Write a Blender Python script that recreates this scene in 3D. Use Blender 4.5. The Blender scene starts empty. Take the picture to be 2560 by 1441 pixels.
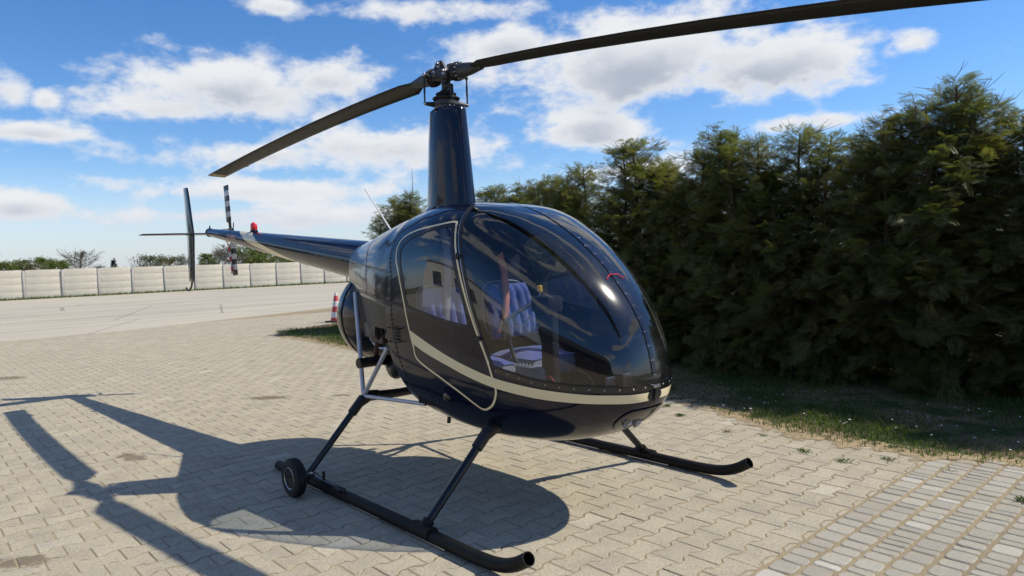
import bpy, bmesh, math, random
import numpy as np
from mathutils import Vector, Matrix
from mathutils.bvhtree import BVHTree
from mathutils.interpolate import poly_3d_calc

R_ = random.Random(7)
PI = math.pi
scene = bpy.context.scene
col = scene.collection

# ------------------------------------------------------------------ camera
CAM_LOC = Vector((3.8093, -2.8835, 1.4081))
CAM_R = Vector((0.6723, 0.7396, -0.0334))
CAM_F = Vector((-0.7403, 0.6710, -0.0422))
CAM_F.normalize()
CAM_R = (CAM_R - CAM_F * CAM_R.dot(CAM_F)).normalized()
CAM_U = CAM_R.cross(CAM_F)
cam_data = bpy.data.cameras.new('camera')
cam = bpy.data.objects.new('camera', cam_data)
col.objects.link(cam)
cam.matrix_world = Matrix(((CAM_R.x, CAM_U.x, -CAM_F.x, CAM_LOC.x),
                           (CAM_R.y, CAM_U.y, -CAM_F.y, CAM_LOC.y),
                           (CAM_R.z, CAM_U.z, -CAM_F.z, CAM_LOC.z),
                           (0, 0, 0, 1)))
cam_data.sensor_fit = 'HORIZONTAL'
cam_data.sensor_width = 36.0
cam_data.lens = 36.0 * 1734.0 / 2560.0
cam_data.clip_start = 0.05
cam_data.clip_end = 6000
cam_data.dof.use_dof = True
cam_data.dof.focus_distance = 4.6
cam_data.dof.aperture_fstop = 4.0
scene.camera = cam

# ------------------------------------------------------------------ sun and sky
SUN_AZ, SUN_EL = 0.9642, 0.8425
SUN_DIR = Vector((math.cos(SUN_EL) * math.cos(SUN_AZ), math.cos(SUN_EL) * math.sin(SUN_AZ), math.sin(SUN_EL)))
sl = bpy.data.lights.new('sun', 'SUN')
sl.energy = 4.9
sl.angle = math.radians(0.53)
sl.color = (1.0, 0.92, 0.77)
so = bpy.data.objects.new('sun', sl)
col.objects.link(so)
so.location = SUN_DIR * 60
so.rotation_euler = SUN_DIR.to_track_quat('Z', 'Y').to_euler()

world = bpy.data.worlds.new('World')
scene.world = world
world.use_nodes = True
world.cycles.sampling_method = 'MANUAL'
world.cycles.sample_map_resolution = 512

# cumulus clouds as (azimuth, elevation, half width, half height, weight), radians
CLOUDS = [(2.766,0.232,0.150,0.040,1.05),(2.850,0.205,0.085,0.018,0.9),(2.663,0.252,0.070,0.032,1.0),
 (2.745,0.151,0.175,0.019,0.85),(2.590,0.165,0.135,0.030,0.95),(2.760,0.105,0.180,0.016,0.62),(2.65,0.066,0.15,0.018,0.6),
 (3.023,0.216,0.026,0.019,.86),(2.985,0.206,0.016,0.013,0.78),(3.005,0.168,0.060,0.012,0.8),(3.013,0.083,0.045,0.018,.95),
 (2.215,0.265,0.20,0.060,1.15),(2.284,0.180,0.070,0.035,1.1),(2.05,0.240,0.125,0.042,1.15),(2.40,0.295,0.075,0.028,0.95),
 (1.873,0.248,0.028,0.019,.84),(2.0,0.165,0.10,0.012,0.85),(2.24,0.116,0.09,0.018,0.8),(2.50,0.338,0.14,0.018,0.85),(2.72,0.338,0.05,0.012,0.8),(2.84,0.072,0.16,0.010,0.6)]


class NG:
    """small helper for building node trees"""
    def __init__(self, nt):
        self.nt = nt

    def n(self, t, **kw):
        nd = self.nt.nodes.new(t)
        for k, v in kw.items():
            setattr(nd, k, v)
        return nd

    def link(self, a, b):
        self.nt.links.new(a, b)

    def put(self, sock, v):
        if isinstance(v, bpy.types.NodeSocket):
            self.nt.links.new(v, sock)
        elif v is not None:
            sock.default_value = v

    def m(self, op, a, b=None, c=None, clamp=False):
        nd = self.n('ShaderNodeMath', operation=op)
        nd.use_clamp = clamp
        self.put(nd.inputs[0], a)
        if b is not None:
            self.put(nd.inputs[1], b)
        if c is not None:
            self.put(nd.inputs[2], c)
        return nd.outputs[0]

    def vm(self, op, a, b=None):
        nd = self.n('ShaderNodeVectorMath', operation=op)
        self.put(nd.inputs[0], a)
        if b is not None:
            self.put(nd.inputs[1], b)
        return nd.outputs[0]

    def noise(self, vec, scale, detail=4, rough=0.55, dist=0.0, dim='3D'):
        nd = self.n('ShaderNodeTexNoise')
        nd.noise_dimensions = dim
        if vec is not None:
            self.link(vec, nd.inputs['Vector'])
        nd.inputs['Scale'].default_value = scale
        nd.inputs['Detail'].default_value = detail
        nd.inputs['Roughness'].default_value = rough
        nd.inputs['Distortion'].default_value = dist
        return nd

    def ramp(self, f, stops):
        nd = self.n('ShaderNodeValToRGB')
        e = nd.color_ramp.elements
        while len(e) > 1:
            e.remove(e[-1])
        for i, (p, c) in enumerate(stops):
            if i == 0:
                e[0].position = p
                el = e[0]
            else:
                el = e.new(p)
            el.color = (c[0], c[1], c[2], 1) if hasattr(c, '__len__') else (c, c, c, 1)
        self.put(nd.inputs[0], f)
        return nd.outputs[0]

    def mix(self, f, a, b, mode='MIX'):
        nd = self.n('ShaderNodeMix', data_type='RGBA', blend_type=mode)
        self.put(nd.inputs[0], f)
        self.put(nd.inputs[6], (a[0], a[1], a[2], 1) if isinstance(a, (tuple, list)) else a)
        self.put(nd.inputs[7], (b[0], b[1], b[2], 1) if isinstance(b, (tuple, list)) else b)
        return nd.outputs[2]

    def smooth(self, v, lo, hi):
        nd = self.n('ShaderNodeMapRange', interpolation_type='SMOOTHSTEP')
        self.put(nd.inputs[0], v)
        nd.inputs[1].default_value = lo
        nd.inputs[2].default_value = hi
        nd.inputs[3].default_value = 0
        nd.inputs[4].default_value = 1
        return nd.outputs[0]


def cloud_group():
    """direction in, cloud thickness out"""
    g = bpy.data.node_groups.new('cloud_density', 'ShaderNodeTree')
    g.interface.new_socket('Vector', in_out='INPUT', socket_type='NodeSocketVector')
    g.interface.new_socket('Density', in_out='OUTPUT', socket_type='NodeSocketFloat')
    g.interface.new_socket('Shade', in_out='OUTPUT', socket_type='NodeSocketFloat')
    N = NG(g)
    gi, go = N.n('NodeGroupInput'), N.n('NodeGroupOutput')
    sep = N.n('ShaderNodeSeparateXYZ')
    N.link(gi.outputs[0], sep.inputs[0])
    x, y, z = sep.outputs
    zc = N.m('MAXIMUM', z, 0.0)
    az = N.m('ARCTAN2', y, x)
    el = N.m('ARCSINE', N.m('MINIMUM', zc, 1.0))
    # a flat, slightly curved cloud layer for the noise
    k = N.m('DIVIDE', 1.0, N.m('ADD', zc, 0.16))
    cmb = N.n('ShaderNodeCombineXYZ')
    N.link(N.m('MULTIPLY', x, k), cmb.inputs[0])
    N.link(N.m('MULTIPLY', y, k), cmb.inputs[1])
    N.link(N.m('MULTIPLY', el, 9.0), cmb.inputs[2])
    p = cmb.outputs[0]
    q = N.vm('MULTIPLY', gi.outputs[0], Vector((1, 1, 1.9)))
    n1 = N.noise(q, 8.5, 5, 0.60).outputs[0]
    n2 = N.noise(p, 0.75, 2, 0.5).outputs[0]
    n3 = N.noise(q, 30, 4, 0.6).outputs[0]
    n4 = N.noise(N.vm('ADD', q, Vector((.010, .014, .055))), 8.5, 4, 0.6).outputs[0]
    tot = low = None
    for a0, e0, sa, se, w in CLOUDS:
        da = N.m('MULTIPLY_ADD', az, 1.0 / sa, -a0 / sa)
        de = N.m('MULTIPLY_ADD', el, 1.0 / se, -e0 / se)
        r2 = N.m('MULTIPLY_ADD', da, da, N.m('MULTIPLY', de, de))
        b = N.m('MULTIPLY', N.m('EXPONENT', N.m('MULTIPLY', r2, -0.8)), w)
        lb = N.m('MULTIPLY', b, N.m('MULTIPLY_ADD', de, -0.45, 0.5))
        tot = b if tot is None else N.m('MAXIMUM', tot, b)
        low = lb if low is None else N.m('MAXIMUM', low, lb)
    # outside the view: noise cover, thinned to weaken the fill light in shadows
    el_f = N.m('SUBTRACT', 1.0, N.smooth(el, 0.36, 0.46))
    az_f = N.m('MULTIPLY', N.smooth(az, 1.55, 1.75), N.m('SUBTRACT', 1.0, N.smooth(az, 3.04, 3.12)))
    inview = N.m('MULTIPLY', el_f, az_f)
    gen = N.m('MULTIPLY', N.smooth(n2, 0.50, 0.68), 0.9)
    gen = N.m('MULTIPLY', gen, N.m('SUBTRACT', 1.0, inview))
    tot = N.m('MAXIMUM', tot, gen)
    d = N.m('ADD', tot, N.m('MULTIPLY', N.m('SUBTRACT', n1, 0.5), 1.9))
    d = N.m('ADD', d, N.m('MULTIPLY', N.m('SUBTRACT', n3, 0.5), 0.75))
    # thin veil low over the horizon
    veil = N.m('MULTIPLY', N.m('SUBTRACT', 1.0, N.smooth(el, 0.03, 0.20)), 0.26)
    d = N.m('ADD', d, veil)
    N.link(d, go.inputs[0])
    shd = N.m('ADD', N.m('MAXIMUM', low, N.m('MULTIPLY', gen, .5)), N.m('MULTIPLY', N.m('SUBTRACT', n4, .5), .75))
    N.link(shd, go.inputs[1])
    return g


def build_world():
    nt = world.node_tree
    nt.nodes.clear()
    N = NG(nt)
    sky = N.n('ShaderNodeTexSky', sky_type='NISHITA')
    sky.sun_disc = False
    sky.sun_elevation = SUN_EL
    sky.sun_rotation = PI / 2 - SUN_AZ
    sky.altitude = 150
    sky.air_density = 1.0
    sky.dust_density = 0.25
    sky.ozone_density = 3.0
    tc = N.n('ShaderNodeTexCoord')
    dirv = N.vm('NORMALIZE', tc.outputs['Generated'])
    g = cloud_group()
    c1 = N.n('ShaderNodeGroup'); c1.node_tree = g
    N.link(dirv, c1.inputs[0])
    d1, d2 = c1.outputs[0], c1.outputs[1]
    cover = N.smooth(d1, 0.22, 0.80)
    thick = N.smooth(d1, 0.45, 1.05)
    sh = N.m('MULTIPLY', N.smooth(d2, 0.15, 0.85), thick)
    ccol = N.ramp(sh, [(0.0, (0.90, 0.92, 0.95)), (0.4, (0.76, 0.79, 0.85)), (1.0, (0.46, 0.52, 0.63))])
    sepz = N.n('ShaderNodeSeparateXYZ'); N.link(dirv, sepz.inputs[0])
    haze = N.m('MULTIPLY', N.m('SUBTRACT', 1.0, N.smooth(sepz.outputs[2], -.03, .15)), .75)
    cover = N.m('MAXIMUM', cover, haze)
    ccol = N.mix(N.m('MULTIPLY', haze, N.m('SUBTRACT', 1.0, thick)), ccol, (.46, .57, .80))
    hs = N.n('ShaderNodeHueSaturation')
    hs.inputs['Saturation'].default_value = 1.26
    N.link(sky.outputs[0], hs.inputs['Color'])
    b1 = N.n('ShaderNodeBackground')
    N.link(N.mix(1.0, hs.outputs[0], (.98, 1.0, 1.12), 'MULTIPLY'), b1.inputs[0])
    b1.inputs[1].default_value = 0.125
    b2 = N.n('ShaderNodeBackground')
    N.link(ccol, b2.inputs[0])
    b2.inputs[1].default_value = 0.86
    mx = N.n('ShaderNodeMixShader')
    N.link(cover, mx.inputs[0])
    N.link(b1.outputs[0], mx.inputs[1])
    N.link(b2.outputs[0], mx.inputs[2])
    out = N.n('ShaderNodeOutputWorld')
    N.link(mx.outputs[0], out.inputs[0])


build_world()
scene.view_settings.view_transform = 'Standard'
scene.view_settings.look = 'None'
scene.view_settings.exposure = 0.12
scene.view_settings.gamma = 1.0
scene.cycles.max_bounces = 6
scene.cycles.diffuse_bounces = 3
scene.cycles.glossy_bounces = 3
scene.cycles.transparent_max_bounces = 12
scene.render.resolution_x = 1024
scene.render.resolution_y = 576

# ------------------------------------------------------------------ materials
MATS = {}


def mat(name, base=(.5, .5, .5), rough=.5, metal=0.0, coat=0.0, spec=.5, var=0.0, vscale=6.0, bump=0.0, bscale=60.0,
        rvar=0.0, base2=None, trans=0.0, em=None):
    m = bpy.data.materials.new(name)
    m.use_nodes = True
    nt = m.node_tree
    N = NG(nt)
    b = nt.nodes['Principled BSDF']
    b.inputs['Base Color'].default_value = (*base, 1)
    b.inputs['Roughness'].default_value = rough
    b.inputs['Metallic'].default_value = metal
    b.inputs['Coat Weight'].default_value = coat
    b.inputs['Coat Roughness'].default_value = 0.03
    b.inputs['Specular IOR Level'].default_value = spec
    if trans:
        b.inputs['Transmission Weight'].default_value = trans
    tc = N.n('ShaderNodeTexCoord')
    if var or base2:
        nz = N.noise(tc.outputs['Object'], vscale, 5, .6).outputs[0]
        c2 = base2 if base2 else tuple(min(1, c * (1 + var)) for c in base)
        c1 = base if base2 else tuple(c * (1 - var) for c in base)
        N.link(N.ramp(nz, [(.3, c1), (.7, c2)]), b.inputs['Base Color'])
    if rvar:
        nz = N.noise(tc.outputs['Object'], vscale * 2.3, 5, .65).outputs[0]
        N.link(N.m('ADD', rough - rvar * .5, N.m('MULTIPLY', nz, rvar)), b.inputs['Roughness'])
    if bump:
        nz = N.noise(tc.outputs['Object'], bscale, 5, .6).outputs[0]
        bp = N.n('ShaderNodeBump')
        bp.inputs['Strength'].default_value = bump
        bp.inputs['Distance'].default_value = .01
        N.link(nz, bp.inputs['Height'])
        N.link(bp.outputs[0], b.inputs['Normal'])
    if em:
        b.inputs['Emission Color'].default_value = (*em[0], 1)
        b.inputs['Emission Strength'].default_value = em[1]
    MATS[name] = m
    return m


def paint(name, base, rough=.22, dust=.0):
    """glossy aircraft paint with faint waviness, fine scratches and dust"""
    m = mat(name, base, rough, 0, .65, .10)
    N = NG(m.node_tree)
    b = m.node_tree.nodes['Principled BSDF']
    tc = N.n('ShaderNodeTexCoord')
    wv = N.noise(tc.outputs['Object'], 5.5, 2, .5).outputs[0]
    bp = N.n('ShaderNodeBump')
    bp.inputs['Strength'].default_value = .09
    bp.inputs['Distance'].default_value = .02
    N.link(wv, bp.inputs['Height'])
    N.link(bp.outputs[0], b.inputs['Normal'])
    N.link(bp.outputs[0], b.inputs['Coat Normal'])
    sp = N.noise(tc.outputs['Object'], 260, 3, .6).outputs[0]
    patch = N.noise(tc.outputs['Object'], 3.0, 5, .65).outputs[0]
    N.link(N.m('MULTIPLY_ADD', patch, .10, .005), b.inputs['Coat Roughness'])
    f = N.m('MULTIPLY', N.smooth(sp, .66, .80), N.smooth(patch, .42, .75))
    f = N.m('MULTIPLY', f, .35)
    N.link(N.mix(f, base, (.30, .28, .24)), b.inputs['Base Color'])
    return m


def glass(name, tint, refl=.07, rough=.012):
    m = bpy.data.materials.new(name)
    m.use_nodes = True
    nt = m.node_tree
    nt.nodes.clear()
    N = NG(nt)
    lw = N.n('ShaderNodeLayerWeight')
    lw.inputs[0].default_value = .5
    f = N.m('POWER', lw.outputs['Facing'], 4.5)
    f = N.m('MULTIPLY_ADD', f, .92 - refl, refl)
    tc = N.n('ShaderNodeTexCoord')
    tr = N.n('ShaderNodeBsdfTransparent')
    tr.inputs[0].default_value = (*tint, 1)
    gl = N.n('ShaderNodeBsdfGlossy')
    gl.inputs['Roughness'].default_value = rough
    gl.inputs['Color'].default_value = (1, 1, 1, 1)
    wv = N.noise(tc.outputs['Object'], 3.2, 2, .5).outputs[0]
    bp = N.n('ShaderNodeBump')
    bp.inputs['Strength'].default_value = .05
    bp.inputs['Distance'].default_value = .03
    N.link(wv, bp.inputs['Height'])
    N.link(bp.outputs[0], gl.inputs['Normal'])
    # dust film on the plastic
    df = N.n('ShaderNodeBsdfDiffuse')
    df.inputs[0].default_value = (.55, .53, .5, 1)
    patch = N.noise(tc.outputs['Object'], 4.0, 6, .65).outputs[0]
    spk = N.noise(tc.outputs['Object'], 190, 2, .5).outputs[0]
    dus = N.m('MULTIPLY_ADD', N.smooth(spk, .68, .8), .16, N.m('MULTIPLY', N.smooth(patch, .45, .8), .03))
    gl2 = N.n('ShaderNodeBsdfGlossy')
    gl2.inputs['Roughness'].default_value = .17
    a = N.n('ShaderNodeMixShader')
    N.link(f, a.inputs[0])
    N.link(tr.outputs[0], a.inputs[1])
    N.link(gl.outputs[0], a.inputs[2])
    b = N.n('ShaderNodeMixShader')
    N.link(dus, b.inputs[0])
    N.link(a.outputs[0], b.inputs[1])
    N.link(df.outputs[0], b.inputs[2])
    c = N.n('ShaderNodeMixShader')
    c.inputs[0].default_value = .014
    N.link(b.outputs[0], c.inputs[1])
    N.link(gl2.outputs[0], c.inputs[2])
    o = N.n('ShaderNodeOutputMaterial')
    N.link(c.outputs[0], o.inputs[0])
    MATS[name] = m
    return m


NAVY = (.0035, .0055, .019)
paint('navy', NAVY)
paint('cream', (.80, .69, .43))
paint('white_paint', (.72, .72, .70))
mat('black_gloss', (.006, .006, .007), .25, 0, .5, rvar=.2)
mat('black_satin', (.010, .010, .011), .48, 0, 0, rvar=.25, vscale=14, bump=.15, bscale=120)
mat('skid_black', (.005, .005, .005), .55, 0, 0, spec=.22, base2=(.012, .0115, .0105), vscale=7, rvar=.3, bump=.35, bscale=150)
mat('strut_blue', (.004, .005, .008), .35, 0, .35, spec=.3, rvar=.2, vscale=12)
mat('silver_paint', (.50, .52, .56), .38, .25, .2, var=.12, vscale=9)
mat('steel', (.42, .42, .43), .32, 1, 0, rvar=.25, vscale=20)
mat('hub_grey', (.055, .057, .06), .5, .5, 0, var=.35, vscale=22, rvar=.25)
mat('hub_dark', (.014, .014, .015), .55, .2, 0, var=.4, vscale=24)
mat('rubber', (.012, .012, .012), .75, 0, 0, var=.5, vscale=18, bump=.4, bscale=140)
mat('chrome', (.85, .85, .86), .06, 1)
mat('lamp_glass', (.9, .9, .85), .08, 0, 1, trans=.6)
mat('red_plastic', (.62, .010, .012), .15, 0, 1)
mat('red_paint', (.50, .02, .02), .4, 0, .3, var=.2)
mat('yellow_plastic', (.75, .42, .01), .35, 0, .4)
mat('blade_black', (.006, .0058, .0055), .5, 0, .08, spec=.3, base2=(.013, .012, .0105), vscale=7, rvar=.25)
mat('blade_wear', (.42, .30, .13), .35, .55, 0, base2=(.10, .07, .035), vscale=22)
mat('interior_dark', (.016, .017, .020), .85, spec=.2, var=.3, bump=.2, bscale=200)
mat('carpet', (.020, .016, .012), 1.0, spec=.05, var=.4, vscale=40, bump=.5, bscale=300)
mat('leather_grey', (.20, .21, .23), .5, var=.12, vscale=12, bump=.2, bscale=160)
mat('belt_orange', (.55, .19, .10), .7, var=.15, vscale=30)
mat('belt_grey', (.20, .19, .22), .7, var=.15, vscale=30)
mat('engine_metal', (.11, .105, .10), .5, .7, var=.4, vscale=18, rvar=.2)
mat('rust', (.10, .045, .02), .7, .3, var=.5, vscale=25)
mat('white_plastic', (.75, .75, .74), .45)
glass('windshield_glass', (.80, .845, .92), .058)
glass('door_glass', (.66, .70, .76), .075)
glass('panel_glass', (.5, .55, .6), .1)


def velvet():
    m = mat('seat_blue', (.035, .055, .20), .85, spec=.25, base2=(.075, .11, .33), vscale=9, bump=.25, bscale=220)
    m.node_tree.nodes['Principled BSDF'].inputs['Sheen Weight'].default_value = .5
velvet()


def banded(name, c1, c2, pitch, axis=2, off=0.0, rough=.4):
    m = mat(name, c1, rough, 0, .3)
    N = NG(m.node_tree)
    tc = N.n('ShaderNodeTexCoord')
    sep = N.n('ShaderNodeSeparateXYZ')
    N.link(tc.outputs['Object'], sep.inputs[0])
    f = N.m('GREATER_THAN', N.m('FRACT', N.m('MULTIPLY_ADD', sep.outputs[axis], 1 / pitch, off)), .5)
    dirt = N.noise(tc.outputs['Object'], 30, 4, .6).outputs[0]
    c = N.mix(f, c1, c2)
    c = N.mix(N.m('MULTIPLY', dirt, .35), c, (.10, .09, .08))
    N.link(c, m.node_tree.nodes['Principled BSDF'].inputs['Base Color'])
    return m


# ------------------------------------------------------------------ mesh helpers
def link(o, parent=None):
    col.objects.link(o)
    if parent is not None:
        o.parent = parent
    return o


def tag(o, label=None, cat=None, group=None, kind=None):
    if label: o['label'] = label
    if cat: o['category'] = cat
    if group: o['group'] = group
    if kind: o['kind'] = kind
    return o


def empty(name, loc=(0, 0, 0), rz=0.0):
    e = bpy.data.objects.new(name, None)
    e.empty_display_size = .3
    e.location = loc
    e.rotation_euler = (0, 0, rz)
    return link(e)


def mesh(name, V, F, material=None, parent=None, smooth=True, loc=None):
    me = bpy.data.meshes.new(name)
    me.from_pydata([tuple(v) for v in V], [], [tuple(f) for f in F])
    me.update()
    if smooth:
        me.polygons.foreach_set('use_smooth', [True] * len(me.polygons))
    if material:
        me.materials.append(MATS[material] if isinstance(material, str) else material)
    o = bpy.data.objects.new(name, me)
    if loc is not None:
        o.location = loc
    return link(o, parent)


def np_mesh(name, V, F, material=None, parent=None, smooth=False):
    """V (n,3) float, F (m,k) int, all faces of k corners"""
    V = np.asarray(V, dtype=np.float32)
    F = np.asarray(F, dtype=np.int32)
    me = bpy.data.meshes.new(name)
    me.vertices.add(len(V))
    me.vertices.foreach_set('co', V.ravel())
    k = F.shape[1]
    me.loops.add(F.size)
    me.loops.foreach_set('vertex_index', F.ravel())
    me.polygons.add(len(F))
    me.polygons.foreach_set('loop_start', np.arange(len(F), dtype=np.int32) * k)
    me.polygons.foreach_set('loop_total', np.full(len(F), k, dtype=np.int32))
    if smooth:
        me.polygons.foreach_set('use_smooth', np.ones(len(F), dtype=bool))
    me.update(calc_edges=True)
    me.validate()
    if material:
        me.materials.append(MATS[material] if isinstance(material, str) else material)
    o = bpy.data.objects.new(name, me)
    return link(o, parent)


class MB:
    """collects simple shapes into one mesh"""
    def __init__(self):
        self.V, self.F = [], []

    def add(self, V, F):
        o = len(self.V)
        self.V += [tuple(v) for v in V]
        self.F += [tuple(i + o for i in f) for f in F]
        return self

    def box(self, c, s, rot=None, bev=.0):
        c = Vector(c); hx, hy, hz = s[0] / 2, s[1] / 2, s[2] / 2
        if bev <= 0:
            P = [Vector((sx * hx, sy * hy, sz * hz)) for sx in (-1, 1) for sy in (-1, 1) for sz in (-1, 1)]
            F = [(0, 1, 3, 2), (4, 6, 7, 5), (0, 4, 5, 1), (2, 3, 7, 6), (0, 2, 6, 4), (1, 5, 7, 3)]
        else:
            bm = bmesh.new()
            bmesh.ops.create_cube(bm, size=1)
            for v in bm.verts:
                v.co = Vector((v.co.x * s[0], v.co.y * s[1], v.co.z * s[2]))
            bmesh.ops.bevel(bm, geom=bm.edges[:], offset=min(bev, min(s) * .48), segments=2, profile=.6, affect='EDGES')
            bm.verts.index_update()
            P = [v.co.copy() for v in bm.verts]
            F = [[v.index for v in f.verts] for f in bm.faces]
            bm.free()
        if rot is not None:
            P = [rot @ q for q in P]
        return self.add([c + q for q in P], F)

    def tube(self, pts, r, n=12, cap=True):
        pts = [Vector(q) for q in pts]
        rs = r if hasattr(r, '__len__') else [r] * len(pts)
        t0 = (pts[1] - pts[0]).normalized()
        up = Vector((0, 0, 1)) if abs(t0.z) < .9 else Vector((1, 0, 0))
        u = t0.cross(up).normalized()
        V, F = [], []
        for i, q in enumerate(pts):
            if i == 0: t = pts[1] - pts[0]
            elif i == len(pts) - 1: t = pts[-1] - pts[-2]
            else: t = (pts[i + 1] - q).normalized() + (q - pts[i - 1]).normalized()
            t.normalize()
            u = (u - t * u.dot(t)).normalized()
            w = t.cross(u)
            for j in range(n):
                a = 2 * PI * j / n
                V.append(q + (u * math.cos(a) + w * math.sin(a)) * rs[i])
        for i in range(len(pts) - 1):
            for j in range(n):
                k = (j + 1) % n
                F.append((i * n + j, i * n + k, (i + 1) * n + k, (i + 1) * n + j))
        if cap:
            F.append(tuple(reversed(range(n))))
            F.append(tuple((len(pts) - 1) * n + j for j in range(n)))
        return self.add(V, F)

    def lathe(self, prof, c=(0, 0, 0), axis='z', n=28, close=True):
        """prof: list of (along axis, radius)"""
        c = Vector(c); V, F = [], []
        for h, r in prof:
            for j in range(n):
                a = 2 * PI * j / n
                p = (math.cos(a) * r, math.sin(a) * r, h)
                if axis == 'x': p = (p[2], p[0], p[1])
                elif axis == 'y': p = (p[1], p[2], p[0])
                V.append(c + Vector(p))
        for i in range(len(prof) - 1):
            for j in range(n):
                k = (j + 1) % n
                F.append((i * n + j, i * n + k, (i + 1) * n + k, (i + 1) * n + j))
        if close:
            if prof[0][1] > 1e-5: F.append(tuple(reversed(range(n))))
            if prof[-1][1] > 1e-5: F.append(tuple((len(prof) - 1) * n + j for j in range(n)))
        return self.add(V, F)

    def dome(self, p, nrm, r, h=None, n=6):
        h = h or r * .6
        p, nrm = Vector(p), Vector(nrm).normalized()
        a = nrm.orthogonal().normalized(); b = nrm.cross(a)
        V = [p + (a * math.cos(2 * PI * j / n) + b * math.sin(2 * PI * j / n)) * r for j in range(n)]
        V += [p + nrm * h * .75 + (a * math.cos(2 * PI * j / n) + b * math.sin(2 * PI * j / n)) * r * .65 for j in range(n)]
        V += [p + nrm * h]
        F = [(j, (j + 1) % n, n + (j + 1) % n, n + j) for j in range(n)] + [(n + j, n + (j + 1) % n, 2 * n) for j in range(n)]
        return self.add(V, F)

    def build(self, name, material, parent=None, smooth=True, sharp=40, loc=None):
        V = self.V
        if loc is not None:
            L = Vector(loc); V = [Vector(v) - L for v in V]
        o = mesh(name, V, self.F, material, parent, smooth, loc)
        if smooth and sharp:
            me = o.data
            bm = bmesh.new(); bm.from_mesh(me)
            bmesh.ops.recalc_face_normals(bm, faces=bm.faces[:])
            lim = math.radians(sharp)
            for e in bm.edges:
                if len(e.link_faces) == 2 and e.calc_face_angle(0) > lim:
                    e.smooth = False
            bm.to_mesh(me); bm.free()
        return o


def crom(pts, n=6, closed=False):
    """Catmull-Rom resample of a point list"""
    P = [Vector(p) for p in pts]
    out = []
    L = len(P)
    rng = range(L if closed else L - 1)
    for i in rng:
        p0 = P[i - 1] if (closed or i > 0) else P[0] * 2 - P[1]
        p1, p2 = P[i], P[(i + 1) % L]
        p3 = P[(i + 2) % L] if (closed or i + 2 < L) else P[-1] * 2 - P[-2]
        for k in range(n):
            t = k / n
            out.append(.5 * ((2 * p1) + (p2 - p0) * t + (2 * p0 - 5 * p1 + 4 * p2 - p3) * t * t + (3 * p1 - p0 - 3 * p2 + p3) * t ** 3))
    if not closed:
        out.append(P[-1].copy())
    return out

# ------------------------------------------------------------------ ground materials
def ground_mat(name, build):
    m = bpy.data.materials.new(name)
    m.use_nodes = True
    nt = m.node_tree
    N = NG(nt)
    b = nt.nodes['Principled BSDF']
    b.inputs['Specular IOR Level'].default_value = .25
    b.inputs['Roughness'].default_value = .9
    tc = N.n('ShaderNodeTexCoord')
    build(N, b, tc.outputs['Object'])
    MATS[name] = m
    return m


def bumpto(N, b, h, strength=.5, dist=.01):
    bp = N.n('ShaderNodeBump')
    bp.inputs['Strength'].default_value = strength
    bp.inputs['Distance'].default_value = dist
    N.link(h, bp.inputs['Height'])
    N.link(bp.outputs[0], b.inputs['Normal'])


def world_pos(N):
    g = N.n('ShaderNodeNewGeometry')
    return g.outputs['Position'], g


def m_dark_ground(N, b, co):
    pos, g = world_pos(N)
    a = N.noise(pos, 40, 5, .7).outputs[0]
    N.link(N.ramp(a, [(.3, (.035, .034, .033)), (.7, (.075, .073, .070))]), b.inputs['Base Color'])
ground_mat('dark_ground', m_dark_ground)  # dark tone for the unseen ground behind the viewer

# oil and rust stains on the paving: (x, y, length, width, angle)
STAINS = [(-.33, -2.45, .17, .085, 0.75), (-3.49, .107, .26, .12, 0.75), (-2.02, -1.55, .19, .08, 0.2), (-7.9, -1.67, .3, .15, .5),
          (-2.95, .72, .12, .06, .6)]


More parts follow.
